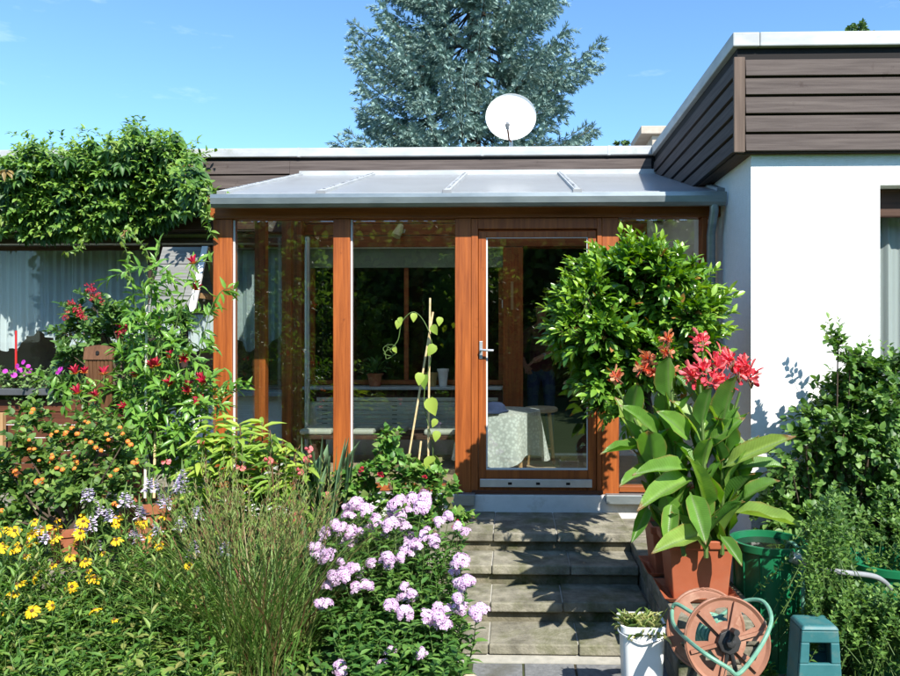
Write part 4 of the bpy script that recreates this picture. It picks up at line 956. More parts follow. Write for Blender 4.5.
for i in range(2700):
    px = rng.uniform(-250, 212) if i % 3 else rng.uniform(20, 212)
    yt = np.interp(px, [a for a, b in topx], [b for a, b in topx]) + 6 * math.sin(px * .13) + 4 * math.sin(px * .31 + 1)
    yb = np.interp(px, [-260, 0, 40, 120, 165, 200, 214], [236, 232, 238, 235, 226, 205, 215])
    u = rng.random(); front = rng.random() < .72
    Y = (1.40 + .44 * u + rng.uniform(-.04, .12) - .20 * max(0, math.sin(px * .085 + 1.3 * math.sin(py * .06)) * math.sin(py * .09 + px * .03))) if front else rng.uniform(1.7, 2.05)
    if px > 186 and front and rng.random() < .4: Y = rng.uniform(.0, .5)
    py = yt + (yb - yt) * (u ** .9); p = P(px, py, Y)
    if not front: p[2] = P(px, yt + rng.uniform(0, 22), 1.7)[2]
    od = np.array((rng.normal() * .5, -1 if front else rng.normal() * .6, .35 + .8 * (1 - u) + rng.normal() * .25))
    r = rng.beta(1.8, 3.6) * .75
    if math.sin(px * .07 + py * .09) > .55: r = min(.8, r + .3)
    if rng.random() < .035: r = 1.0
    vleaf(p, od, r)
    if i % 3 == 0: spray(lv, None, p, od + np.array((0, -.4, .2)), rng.uniform(.18, .34), 6, .065, .017, .5, .8, .003, rndf=lambda s: rng.uniform(.5, .8))
for px, py in ((45, 142), (50, 132), (63, 133), (114, 134), (136, 126), (146, 128), (160, 130), (70, 140), (175, 138), (197, 145), (20, 148), (30, 146)):   # shoots against the sky
    p = P(px, py + 12, 1.6); q = P(px + rng.uniform(-6, 6), py, 1.6); spray(lv, None, p, q - p, np.linalg.norm(q - p) * 1.2, 8, .05, .014, .1, .7, .003, rndf=lambda s: rng.uniform(.5, .8))
for pts in ([(118, 232), (124, 245), (128, 258), (126, 272), (131, 282)], [(128, 228), (138, 240), (146, 250), (150, 262)], [(85, 234), (83, 243), (75, 250), (64, 253)], [(205, 180), (214, 190), (222, 194), (230, 196)], [(203, 200), (208, 214), (209, 226), (212, 234)], [(200, 190), (206, 205), (204, 220)]):
    c = smooth([P(a, b, 1.45 if a < 190 else -.06) for a, b in pts], 5); MB().tube(c, .004, 5).build('stem', m_stem, vt)
    for k in range(0, len(c), 1):
        for _ in range(2): lv.add(c[k], rdir(-.2) * (1, .6, 1), rdir(.7) + (0, -.6, 0), rng.uniform(.035, .07), .014, rng.uniform(.55, .85))
lv.build('foliage', DROOP, m_vine, vt)

# ---- blue spruce behind the house
SY = 14.0; sc = P(472, 150, SY)
sp = thing('blue_spruce', 'tall blue-grey spruce rising behind the flat roof', 'tree', (sc[0], SY, -.04))
MB().tube([(sc[0], SY, -.1), (sc[0] + .05, SY, 6), (sc[0], SY, 12), (sc[0], SY, 17.5)], [.28, .2, .12, .02], 12).build('trunk', m_bark, sp, smooth=True)
m_spr = LEAF('spruce_needle', [(.026, .050, .042), (.070, .112, .102), (.135, .192, .182), (.21, .272, .268)], rough=.7, spec=.2, trans=.06)
lv = Leaves(); st = MB(); z = 2.2
def tuft(p, d, r0, s=1.0):
    a = nrm(np.cross(d, (.1, .2, 1))); b = np.cross(d, a)
    for k in range(13):
        e = 6.28 * k / 13 + rng.uniform(0, .6); s0 = rng.uniform(0, .8); rd_ = a * math.cos(e) + b * math.sin(e)
        lv.add(p + d * s0 * .16 * s, d * .75 + rd_ * .75, rd_ + SUNV * .4, .125 * s, .0125 * s, min(1, max(0, r0 + rng.normal() * .16)))
while z < 17.3:
    frac = (17.6 - z) / 15.5; Rm = 3.85 * min(1, frac ** .55 * 1.10); nb = 18 if frac > .25 else 7; ph = rng.uniform(0, 6.28)
    for i in range(nb):
        az = ph + 6.283 * i / nb + rng.normal() * .14; ln = Rm * rng.uniform(.70, 1.12); h = np.array((math.cos(az), math.sin(az), 0)); zz = z + rng.normal() * .10
        f = lambda s: np.array((sc[0], SY, zz)) + h * ln * s + np.array((0, 0, ln * (-.30 * s + .02 + .44 * max(0, s - .4) ** 2 * 2.2)))
        pts = [f(s) for s in np.linspace(0, 1, 7)]; st.tube(pts, np.linspace(.035, .006, 7), 5, caps=False)
        vis = 4.8 < zz < 13.2 and math.sin(az) < .55
        m = int(ln * (17 if vis else 2.4)); sd = np.array((-h[1], h[0], 0))
        for j in range(m):
            s = .22 + .78 * (j + rng.random()) / m; q = f(s); sgn = 1 if j % 2 else -1; bl = (.20 + .52 * (1 - s) * min(1, ln / 3)) * rng.uniform(.7, 1.25)
            d = nrm(h * .7 + sd * sgn * rng.uniform(.3, .95) + np.array((0, 0, -.50 + rng.normal() * .2 + .35 * s))); nt_ = max(2, int(bl / (.15 if vis else .3)))
            for k in range(nt_):
                u = (k + .5) / nt_; tuft(q + d * bl * u + np.array((0, 0, -.22 * bl * u * u)), nrm(d + np.array((0, 0, -.2 + .35 * u))), .50 + .35 * (rng.random() - .3), 1.0 if vis else 1.7)
        for s_ in (.5, .58, .66, .74, .8, .86, .91, .95, .98): tuft(f(s_) + (0, 0, .02), nrm(f(min(1, s_ + .05)) - f(s_ - .05) + (0, 0, .25)), .7)
    z += .80 if z < 12 else .7
lv.build('crown', NEEDLE, m_spr, sp, smooth=False); st.build('branches', m_bark, sp)

# ---- far trees
def looseTree(name, label, x, y, z0, h, r, mat, n=1400, L=.09, base=.45):
    t = thing(name, label, 'tree', (x, y, z0)); st = MB(); lv = Leaves()
    st.tube([(x, y, z0 - .1), (x + .06, y, z0 + h * .5), (x, y, z0 + h * .97)], [r * .07, r * .045, .012], 8)
    for i in range(n // 12):
        s = rng.uniform(base, 1); a = rng.uniform(0, 6.28); rr2 = r * (1 - ((s - base) / (1 - base)) ** 1.6 * .92) * rng.uniform(.3, 1)
        p = np.array((x + rr2 * math.cos(a) * .3, y + rr2 * math.sin(a) * .3, z0 + h * s - rr2 * .3)); d = np.array((math.cos(a), math.sin(a), rng.uniform(.2, 1.2)))
        spray(lv, st, p, d, rr2 * .9 + .2, 12, L, L * .35, .15, .9, .008)
    lv.build('crown', OVATE, mat, t); st.build('trunk', m_bark, t); return t
m_far = LEAF('far_leaf', [(.03, .06, .02), (.06, .10, .035), (.09, .14, .05)], trans=.2)
q = P(857, 24, 22.0); looseTree('birch_tree', 'loose treetop just showing above the flat roof of the right wing', q[0], 22.0, -.04, q[2] + .04, 1.6, m_far, 2600, .16, .55)
q = P(622, 143, 26.0); looseTree('birch_tree', 'distant treetop peeping over the roof just left of the wing fascia', q[0], 26.0, -.04, q[2] + .04, 1.5, m_far, 1500, .16, .55)
m_hedge = LEAF('hedge_leaf', [(.04, .08, .02), (.08, .14, .03), (.13, .20, .045)], trans=.55)
for i, (x, y, h, r) in enumerate(((-5.5, -13, 4.2, 2.2), (-1.2, -14.5, 4.8, 2.4), (3.6, -13.5, 4.0, 2.2), (-9.5, -12, 4.0, 2.2), (8.0, -15, 4.6, 2.4))):  # unseen trees behind the camera, put in for the panes to reflect
    looseTree('unseen_garden_tree', ['broad garden tree mirrored in the left conservatory pane', 'tall garden tree mirrored in the middle conservatory pane', 'garden tree mirrored in the door glass', 'garden tree mirrored at the left end of the glass front', 'garden tree mirrored at the right end of the glass front'][i], x, y, -.45, h, r, m_hedge, 3000, .17, .1)
t = thing('unseen_garden_hedge', 'tall dark garden hedge mirrored in the conservatory glass', 'hedge', (0, -17, -.45)); lv = Leaves()  # unseen, behind the camera; made tall to block sky reflections in the panes
for i in range(9000):
    a = rng.uniform(-18, 18); p = np.array((a, -17 + rng.uniform(-.1, .9), rng.uniform(-.45, 5.6 + .5 * math.sin(a * 1.3) + .3 * math.sin(a * 3.7)))); lv.add(p, rdir(.3) + (0, .5, 0), (0, .8, .6), .30, .11)
lv.build('foliage', OVATE, m_hedge, t); MB().box(-18, -17.8, -.45, 18, -17.0, 5.0).build('core', M('hedge_twigs', (.02, .03, .012), (.035, .045, .018), scale=6, rough=1), t)

# ---- round evergreen bush
ec = P(638, 322, -1.25); m_ever = LEAF('evergreen_leaf', [(.020, .060, .008), (.038, .095, .012), (.07, .145, .018), (.11, .19, .024), (.18, .265, .042), (.20, .10, .03)], rough=.3, spec=.55, trans=.22)
t = thing('evergreen_bush', 'dense round evergreen bush with glossy leaves beside the door', 'bush', (fx(660, -1.35), -1.35, ZWALL + .25))
lv = Leaves(); st = MB()
cl_ = []
for px, py, r in ((640, 274, .17), (610, 284, .16), (668, 280, .16), (590, 300, .15), (690, 295, .15), (625, 295, .18), (660, 300, .18), (575, 325, .14), (600, 330, .17), (690, 320, .16), (650, 330, .18), (562, 330, .09), (692, 332, .12), (585, 350, .14), (612, 358, .15), (600, 385, .12), (620, 392, .12), (640, 368, .14), (660, 355, .14), (690, 350, .13), (648, 260, .10), (625, 265, .11), (595, 283, .11), (700, 312, .09), (575, 300, .09), (570, 345, .11), (605, 405, .09), (680, 380, .12), (632, 410, .10)):
    cl_.append((P(px, py, -1.25 + rng.uniform(-.28, .12)), r * .80))
cl_ += [(ec + rdir() * np.array((.3, .3, .28)) + (0, .15, 0), .15) for _ in range(12)]
cl_ += [(ec + nrm(rdir()) * np.array((.36, .2, .36)) + (0, .10, -.02), .15) for _ in range(26)]
cc = ec + np.array((0, .12, -.05))
bush(lv, st, cl_, 36, .16, 10, .070, .0175, .5, .55, cc, .1, .75, rad=.0028, rndf=lambda s: 1.0 if rng.random() < .012 else min(.82, max(0, .16 + .38 * s + rng.normal() * .15)))
for k in range(46):
    a_ = rng.uniform(-.5, 3.6); e_ = np.array((math.cos(a_), -.55 + rng.normal() * .3, math.sin(a_))); p_ = ec + nrm(e_) * np.array((.50, .42, .48)) * rng.uniform(.82, .98)
    spray(lv, st, p_, nrm(e_) + (0, 0, .5) + rng.normal(size=3) * .3, rng.uniform(.10, .2), 9, rng.uniform(.045, .075), .014, .05, .7, .0025, rndf=lambda s: min(.82, .35 + .45 * s))
b_ = np.array((fx(668, -1.35), -1.35, ZWALL + .22)); st.tube([b_, (b_ + ec) / 2 + (.02, 0, -.1), ec + (0, .1, -.1), ec + (0, .1, .25)], [.03, .026, .02, .008], 8)
for c, r in cl_: st.tube([ec + (0, .1, -.15), (ec + c) / 2 + (0, .06, -.06), c], [.012, .008, .004], 5, caps=False)
lv.build('foliage', OVATE, m_ever, t); st.build('branches', m_bark, t)

# ---- cannas
m_canna = LEAF('canna_leaf', [(.032, .085, .014), (.06, .135, .022), (.105, .19, .032), (.18, .235, .055)], rough=.42, spec=.45, trans=.38, mid=(.14, .22, .07), edge=(.26, .22, .06), vein=.035)
m_cpet = LEAF('canna_petal', [(.66, .05, .08), (.76, .10, .14), (.82, .19, .22), (.84, .30, .24)], rough=.5, trans=.35, tcol=.5)
m_cpet2 = LEAF('faded_canna_petal', [(.64, .07, .05), (.72, .18, .09), (.74, .32, .16), (.62, .30, .16)], rough=.5, trans=.35, tcol=.5)
ct = thing('canna_plants', 'tall cannas with broad leaves and coral red flowers in the square planter', 'canna', ((px0 + px1) / 2, cy0 + .18, cpz1 - .05))
lv = Leaves(); st = MB(); zc = cpz1 - .05
stalks = [((676, 545), (669, 350), -1.88), ((722, 545), (724, 380), -1.92), ((700, 545), (703, 352), -1.80), ((690, 545), (652, 372), -1.75), ((712, 545), (740, 392), -1.85), ((668, 545), (617, 388), -1.80), ((706, 545), (700, 385), -1.98), ((684, 545), (640, 430), -1.95), ((726, 545), (748, 440), -1.80)]
tips = []
for a, b, Y in stalks:
    A = P(a[0], a[1], Y); B = P(b[0], b[1], Y + rng.uniform(-.05, .05)); A[2] = zc - .02
    mid = A * .45 + B * .55; mid[0] = A[0] * .7 + B[0] * .3; pts = smooth([A, mid, B], 5); st.tube(pts, np.linspace(.013, .007, len(pts)), 7); tips.append(B)
    h = B[2] - A[2]; ph = rng.uniform(0, 6.28)
    for k in range(10):
        s = .03 + .72 * k / 9; q = A + (B - A) * s; ph += 2.25 + rng.normal() * .3; an = rng.uniform(.25, .8)
        out = np.array((math.cos(ph) * .8, math.sin(ph) * .55, 0)); d = out * math.sin(an) + np.array((0, 0, math.cos(an))); ln = rng.uniform(.24, .37) * (1 - .3 * s)
        lv.add(q, d, np.array((0, 0, 1)) - d * .1 + out * -.2 + rng.normal(size=3) * .12, ln, ln * rng.uniform(.19, .27), min(1, max(0, rng.beta(2, 2.6))))
def hand(p0, p1, Y0, Y1, w, r, n=(0, -.5, 1)):
    a, b = P(*p0, Y0), P(*p1, Y1); lv.add(a, b - a, n, np.linalg.norm(b - a) * 1.05, w, r)
hand((693, 478), (643, 500), -1.95, -2.2, .062, .72, (-.2, -.8, .8)); hand((690, 470), (640, 468), -1.98, -2.15, .05, .6, (0, -.8, .9)); hand((722, 468), (790, 434), -1.95, -2.05, .048, .95, (-.3, -.9, .6)); hand((730, 512), (800, 520), -1.95, -2.1, .045, .85, (0, -.5, 1)); hand((690, 492), (706, 538), -1.98, -2.18, .058, .5, (0, -1, .5))
hand((704, 534), (658, 546), -2.02, -2.2, .055, .9, (-.2, -.8, .7)); hand((672, 500), (668, 545), -1.98, -2.12, .045, .55, (-.2, -1, .3)); hand((742, 500), (775, 478), -1.9, -1.95, .05, .45); hand((655, 470), (622, 480), -1.85, -2.0, .04, .5); hand((655, 450), (606, 446), -1.8, -1.95, .035, .4); hand((648, 505), (634, 538), -1.85, -2.0, .036, .3, (0, -1, .4))
hand((660, 440), (628, 405), -1.85, -1.95, .05, .5, (.3, -.8, .6)); hand((690, 440), (664, 412), -1.95, -2.05, .06, .65, (.2, -.9, .5)); hand((700, 450), (740, 418), -1.9, -2.0, .05, .45, (-.3, -.9, .5)); hand((720, 535), (742, 562), -2.0, -2.12, .035, .35, (.2, -.9, .4)); hand((735, 470), (782, 462), -1.85, -1.9, .05, .4)
lv.build('leaves', BIG, m_canna, ct); st.build('stalks', m_stem, ct, smooth=True)
def cannahead(name, mat, n, spread, L):
    l = Leaves()
    for i in range(n):
        d = rdir(.45); c = d * spread * rng.random() * (.8, .8, 1.35); l.add(c, d + rng.normal(size=3) * .35 + (0, 0, .25), rdir(.4), L * rng.uniform(.6, 1.3), L * rng.uniform(.15, .30))
    for i in range(7): l.add(rdir(.2) * spread * .5, rdir(.9), rdir(), L * .9, L * .09, rng.random() * .4)
    s = MB()
    for i in range(5): s.tube([(0, 0, -.06), rdir(.4) * spread * .6], .004, 5)
    return head(name, [(l, PETAL, mat), (s, None, m_redstem)])
fh = cannahead('flower', m_cpet, 26, .046, .050)
place(fh, ct, [P(712, 382, -1.95), P(731, 362, -1.88), P(702, 344, -1.80), P(716, 368, -1.90), P(738, 374, -1.86), P(728, 384, -1.93), P(745, 366, -1.84), P(704, 372, -1.95), P(722, 360, -1.8), P(750, 378, -1.84), P(693, 378, -1.92)], .8, 1.05, .3)
fo = cannahead('faded_flower', m_cpet2, 20, .045, .055)
place(fo, ct, [P(667, 340, -1.88), P(648, 360, -1.78), P(658, 374, -1.80), P(671, 372, -1.84), P(617, 378, -1.80), P(668, 354, -1.88), P(642, 370, -1.78)], .7, .95, .3)

# ---- shrubs against the white wall
m_rose = LEAF('shrub_leaf', [(.024, .06, .012), (.045, .095, .02), (.075, .14, .03), (.12, .19, .05)], rough=.45, trans=.3)
t = thing('climbing_rose', 'tall leafy rose bush growing up the sunlit white wall at the right', 'shrub', (fx(850, -1.05), -1.05, -.47))
lv = Leaves(); st = MB(); cl_ = []
for px, py, r in ((838, 345, .08), (850, 362, .10), (872, 370, .13), (895, 372, .15), (860, 395, .13), (885, 410, .18), (905, 400, .16), (835, 410, .10), (815, 420, .10), (845, 430, .16), (805, 440, .11), (825, 455, .16), (870, 445, .2), (900, 450, .2), (790, 462, .10), (780, 485, .11), (800, 485, .16), (840, 480, .18), (880, 485, .2), (910, 490, .2), (770, 505, .10), (820, 515, .18), (860, 515, .18), (795, 520, .14), (775, 530, .10), (930, 430, .2), (930, 500, .2), (830, 392, .07), (828, 545, .16), (880, 540, .18)):
    cl_.append((P(px, py, rng.uniform(-1.35, -1.0)), r * .8))
cl_ += [(P(rng.uniform(775, 960), rng.uniform(440, 580), rng.uniform(-1.15, -.95)), .15) for _ in range(26)] + [(P(rng.uniform(835, 950), rng.uniform(362, 450), rng.uniform(-1.15, -.95)), .12) for _ in range(14)]
bush(lv, st, cl_, 32, .17, 10, .050, .019, .4, .5, P(870, 500, -.8), .2, .95, rad=.002)
for px, py in ((828, 318), (838, 322), (845, 345), (868, 340), (890, 348), (810, 398), (812, 386), (770, 455), (775, 470), (800, 425), (882, 345)):
    a = P(px + 6, py + 34, -1.0); b = P(px, py - 6, -1.05); spray(lv, st, a, b - a, np.linalg.norm(b - a), 9, .046, .014, .05, 1.0, .002)
for c, r in cl_: st.tube([(fx(850, -1.0) + rng.normal() * .1, -1.0, -.47), (c[0] * .6 + fx(850, -1.0) * .4, -1.05, .1), c], [.012, .009, .004], 5, caps=False)
lv.build('foliage', OVATE, m_rose, t); st.build('stems', m_bark, t)
m_wisp = LEAF('wispy_leaf', [(.02, .05, .012), (.042, .09, .02), (.075, .135, .03), (.12, .19, .045)], rough=.5, trans=.3)
t = thing('wispy_shrub', 'fine-leaved green shrub with upright wands at the lower right corner', 'shrub', (fx(865, -2.1), -2.1, -.47))
lv = Leaves(); st = MB()
for i in range(560):
    px = rng.uniform(806, 960); py = 478 + 150 * abs(rng.normal()) * .5 + max(0, (830 - px)) * 2.2; Y = rng.uniform(-2.35, -1.55)
    if px > 842 and Y < -1.7 and py < 579: py = 579 + 30 * rng.random()
    b = P(px, py, Y); a = np.array((b[0] + rng.normal() * .16 + .03, Y + rng.normal() * .09, max(-.47, b[2] - rng.uniform(.18, .45)))); d = b - a
    spray(lv, st, a, d, np.linalg.norm(d), 26, .031, .0115, .06, 1.05, .002)
lv.build('foliage', SMALL, m_wisp, t); st.build('stems', m_stem, t)
m_weed = LEAF('weed_green', [(.035, .08, .014), (.06, .12, .022), (.10, .18, .035)], trans=.3)
t = thing('nettle_weeds', 'small bright weeds on the ground between hose reel and teal stool', 'weed', (fx(765, -2.2), -2.2, -.47)); lv = Leaves(); st = MB()
stemplant(lv, st, [((x, y, -.46), (x + rng.normal() * .05, y + rng.normal() * .05, -.46 + rng.uniform(.08, .24))) for x, y in [(fx(rng.uniform(735, 800), -2.2), rng.uniform(-2.35, -1.95)) for _ in range(26)]], .06, .02, 5)
lv.build('foliage', OVATE, m_weed, t); st.build('stems', m_stem, t)

# ---- phlox
m_phl = LEAF('phlox_leaf', [(.020, .055, .012), (.04, .095, .02), (.065, .13, .028), (.10, .17, .04)], rough=.45, trans=.3)
m_phf = LEAF('phlox_petal', [(.46, .16, .38), (.62, .44, .62), (.70, .53, .70), (.78, .64, .78)], rough=.7, trans=.35, tcol=.5)
PH = [(215, 110), (250, 130), (190, 150), (150, 180), (120, 200), (200, 210), (280, 165), (230, 200), (340, 115), (360, 150), (330, 180), (380, 190), (400, 95), (440, 90), (430, 120), (360, 100), (520, 150), (550, 185), (490, 170), (440, 215), (475, 240), (410, 245), (80, 252), (125, 280), (165, 300), (175, 345), (200, 320), (215, 385), (265, 305), (320, 285), (325, 300), (120, 440), (325, 440), (375, 380), (400, 405), (370, 465), (450, 480), (490, 485), (515, 465), (560, 300), (540, 330), (580, 365), (550, 420), (610, 470), (330, 595), (305, 640), (430, 600), (165, 650), (145, 350)]
t = thing('phlox', 'bushy phlox covered in pale lilac flower clusters, left of the steps', 'phlox', (fx(395, -2.1), -2.1, -.47))
lv = Leaves(); st = MB(); roots = []; hp_ = []
for x, y in PH:
    px, py = 290 + x / 3.28, 470 + y / 3.28; Y = -1.75 - .75 * min(1, (py - 495) / 150) + rng.uniform(-.08, .08); p = P(px, py, Y); hp_.append(p)
    if len(hp_) < 95 and rng.random() < .8: hp_.append(P(px + rng.uniform(-13, 13), py + rng.uniform(-7, 10), Y + .03))
    roots.append(((fx(395, -2.1) + (p[0] - fx(395, -2.1)) * .45 + rng.normal() * .06, -2.05 + rng.normal() * .12, -.46), p - (0, 0, .02)))
for i in range(190):
    px = rng.uniform(318, 468); py = rng.uniform(515, 690); Y = -1.75 - .8 * min(1, (py - 500) / 170) + rng.uniform(-.1, .1); p = P(px, py, Y)
    roots.append(((fx(395, -2.1) + (p[0] - fx(395, -2.1)) * .55 + rng.normal() * .06, max(-2.5, Y) + .05 + rng.normal() * .1, -.46), p))
stemplant(lv, st, roots, .092, .020, 10, True, 1.15, .0035, .25)
lv.build('foliage', LANCE, m_phl, t); st.build('stems', m_stem, t)
def phloxhead(n, r):
    l = Leaves(); lob = [(np.array((0, 0, 0.)), r)] + [(np.array((math.cos(q), math.sin(q), -.25)) * r * rng.uniform(.55, .9), r * rng.uniform(.45, .7)) for q in (rng.uniform(0, 6), rng.uniform(0, 6), rng.uniform(0, 6))]
    for c0, rl in lob:
        m = max(6, int(n * (rl / r) ** 2))
        for i in range(m):
            u = (i + .5) / m; d = nrm(np.array((math.cos(i * 2.4) * math.sqrt(u), math.sin(i * 2.4) * math.sqrt(u), 1.02 - u)) + rng.normal(size=3) * .12); o = c0 + d * rl * rng.uniform(.8, 1.15)
            a = nrm(np.cross(d, (.3, .2, 1))); b = np.cross(d, a); r_ = rng.uniform(.4, 1); ph = rng.uniform(0, 6)
            for k in range(5):
                e = ph + 6.283 * k / 5; l.add(o, a * math.cos(e) + b * math.sin(e) + d * rng.uniform(0, .35), d, .0118, .0046, r_)
            for k in range(2): l.add(o + d * .0015 - a * .0022, a if k else b, d, .0045, .0022, 0)
    return head('flower', [(l, PETAL, m_phf)])
h1 = phloxhead(24, .034); place(h1, t, hp_[0::2], .7, 1.2, .35, (0, -.55, 1)); h2 = phloxhead(20, .030); place(h2, t, hp_[1::2], .6, 1.2, .35, (0, -.55, 1))

# ---- coneflowers (yellow daisies)
m_rud = LEAF('daisy_leaf', [(.020, .052, .011), (.042, .092, .017), (.072, .132, .025), (.12, .18, .036)], rough=.5, trans=.3)
m_yel = LEAF('daisy_petal', [(.75, .42, .008), (.85, .55, .015), (.88, .62, .02)], rough=.6, trans=.3, tcol=.5)
m_eye = M('daisy_eye', (.10, .045, .012), (.16, .08, .02), scale=60, rough=.9)
RD = [(215, 448), (215, 477), (315, 424), (312, 455), (300, 485), (435, 442), (435, 466), (538, 462), (612, 434), (570, 512), (437, 525), (598, 547), (388, 573), (55, 490), (10, 540), (55, 552), (100, 535), (203, 515), (278, 532), (262, 588), (197, 618), (320, 605), (130, 662), (355, 665), (95, 585), (5, 490), (130, 455), (30, 560), (80, 548), (120, 540), (165, 480), (15, 555), (520, 455), (300, 500), (120, 500), (355, 785), (428, 822), (50, 725), (120, 790), (195, 770), (5, 800), (65, 690), (270, 700), (710, 620), (330, 640)]
t = thing('yellow_daisies', 'clump of yellow daisies with dark eyes at the lower left', 'daisies', (fx(90, -2.3), -2.3, -.47))
lv = Leaves(); st = MB(); roots = []; hp_ = []
for x, y in RD:
    px, py = x / 3.75, 400 + y / 3.75; Y = -1.95 - .5 * min(1, max(0, (py - 510) / 100)) + rng.uniform(-.1, .1); p = P(px, py, Y); hp_.append(p)
    b = np.array((p[0] + rng.normal() * .06, Y + .06, ground_z(p[0], Y + .06))); roots.append((b, p - (0, 0, .005)))
m_ = len(roots)
for i in range(520):
    px = rng.uniform(-25, 215); py = rng.uniform(545, 720) + (8 if px > 150 else 0); Y = -1.95 - .75 * min(1, max(0, (py - 540) / 130)) + rng.uniform(-.12, .12); p = P(px, py, Y)
    roots.append(((p[0] + rng.normal() * .08, Y + .05, min(p[2] - .1, ground_z(p[0], Y + .05))), p))
stemplant(lv, st, roots[:m_], .075, .013, 7, False, 1.0, .003, .1)
low = roots[m_:]; stemplant(lv, st, low[0::3], .085, .012, 11, True, 1.0, .003, .2, .3, .2); stemplant(lv, st, low[1::3], .060, .011, 12, False, .9, .003, .15, .2, .25)
lb = Leaves(); stemplant(lb, st, low[2::3], .105, .024, 7, True, 1.15, .003, .3, .3, .2, .5)
for k in range(70):
    px = rng.uniform(-20, 205); p = P(px, rng.uniform(520, 660), rng.uniform(-2.5, -2.0)); b = np.array((p[0] + rng.normal() * .1, p[1] + .05, min(p[2] - .12, ground_z(p[0], p[1])))); stemplant(lb, st, [(b, p + (rng.normal() * .05, 0, rng.uniform(0, .06)))], .075, .009, 9, True, .7, .0025, .4, .1, .3)
lv.build('foliage', LANCE, m_rud, t); lb.build('bright_foliage', OVATE, LEAF('young_daisy_leaf', [(.03, .08, .014), (.06, .125, .022), (.10, .17, .032), (.15, .20, .05), (.17, .14, .05)], rough=.5, trans=.35), t); st.build('stems', m_stem, t)
l = Leaves()
for k in range(13):
    e = 6.283 * k / 13 + rng.normal() * .06; l.add((.005 * math.cos(e), .005 * math.sin(e), 0), (math.cos(e), math.sin(e), rng.normal() * .15 - .2), (0, 0, 1), .026 * rng.uniform(.85, 1.15), .0052)
d = MB().lathe((0, 0, -.002), [(.008, 0), (.0078, .005), (.005, .009), (.001, .0105)], 14)
place(head('flower', [(l, PETAL, m_yel), (d, None, m_eye)]), t, [p for k, p in enumerate(hp_) if k % 4], .75, 1.3, .4, (.1, -.5, .95))
l = Leaves()
for k in range(8):
    e = .785 * k + rng.normal() * .2; l.add((.005 * math.cos(e), .005 * math.sin(e), 0), (math.cos(e), math.sin(e), -1.1 + rng.normal() * .4), (math.cos(e), math.sin(e), .6), .024 * rng.uniform(.6, 1.1), .0042)
d = MB().lathe((0, 0, -.002), [(.0085, 0), (.0085, .006), (.006, .013), (.001, .016)], 14)
place(head('faded_flower', [(l, PETAL, m_yel), (d, None, m_eye)]), t, hp_[0::4], .8, 1.2, .35, (.1, -.4, 1))

# ---- obedient plant (lavender spires)
m_lav = LEAF('lavender_petal', [(.60, .52, .68), (.72, .65, .78), (.80, .75, .86)], rough=.7, trans=.35, tcol=.5)
SPI = [(320, 350), (362, 395), (465, 368), (583, 315), (603, 368), (678, 322), (685, 280), (745, 418), (735, 543), (825, 552), (672, 465), (525, 415), (515, 505), (345, 455), (410, 425), (290, 480), (140, 490), (170, 510), (370, 540), (585, 478)]
t = thing('lavender_spires', 'slender plants with pale lavender flower spires among the yellow daisies', 'flowers', (fx(130, -1.9), -1.9, -.2)); lv = Leaves(); st = MB(); roots = []; hp_ = []
for x, y in SPI + [(x + rng.uniform(-26, 26), y + rng.uniform(-16, 22)) for x, y in SPI[:14]]:
    p = P(x / 3.75, 400 + y / 3.75, -1.98 + rng.uniform(-.1, .06)); hp_.append(p); roots.append(((p[0] + rng.normal() * .05, -1.9, ground_z(p[0], -1.9)), p - (0, 0, .02)))
stemplant(lv, st, roots, .07, .008, 8, True, .8, .003, .2); lv.build('foliage', LANCE, m_rud, t); st.build('stems', m_stem, t)
l = Leaves(); g = MB()
for i in range(38):
    z = -.03 + .055 * (i / 38) + rng.normal() * .003; e = i * 2.4 + rng.normal() * .4; r = .02 * (1 - .5 * i / 26) * rng.uniform(.7, 1.2); l.add((.003 * math.cos(e), .003 * math.sin(e), z), (math.cos(e), math.sin(e), .35 + rng.normal() * .3), (math.cos(e) * -.4, math.sin(e) * -.4, 1), r * 1.2, .0065)
g.tube([(0, 0, -.05), (0, 0, .02), (0, 0, .065)], [.003, .006, .001], 6)
place(head('flower_spire', [(l, PETAL, m_lav), (g, None, m_stem)]), t, hp_, 1.0, 1.45, .15)

# ---- lantana
def rpot(name, x, y, z0, r, h, label, mat=m_terra):
    t = thing(name, label, 'pot', (x, y, z0))
    MB().lathe((x, y, z0), [(r * .70, 0), (r * .92, h * .78), (r * 1.0, h * .79), (r * 1.05, h), (r * .92, h), (r * .88, h * .80), (r * .65, .02)], 36).build('pot', mat, t, smooth=True)
    MB().lathe((x, y, z0), [(r * .90, h * .86), (.001, h * .88)], 24, close=False).build('soil', m_soil, t)
    return t
lx, ly = fx(71, -1.85), -1.85
rpot('flower_pot', lx, ly, fz(561, ly, 71), .115, .20, 'small terracotta pot under the orange lantana, behind the yellow daisies')
tag(MB().box(lx - .16, ly - .16, -.3, lx + .16, ly + .16, fz(561, ly, 71) - .002).build('pot_stand', m_wallstone, bevel=.01), 'rough stone block under the small terracotta lantana pot', 'block')
m_lan = LEAF('lantana_leaf', [(.026, .06, .012), (.05, .095, .018), (.08, .135, .026), (.13, .18, .04)], rough=.55, trans=.28)
t = thing('lantana', 'loose bush of orange and pink lantana flower heads at the left', 'bush', (lx, ly, fz(535, ly, 71))); lv = Leaves(); st = MB(); cl_ = []
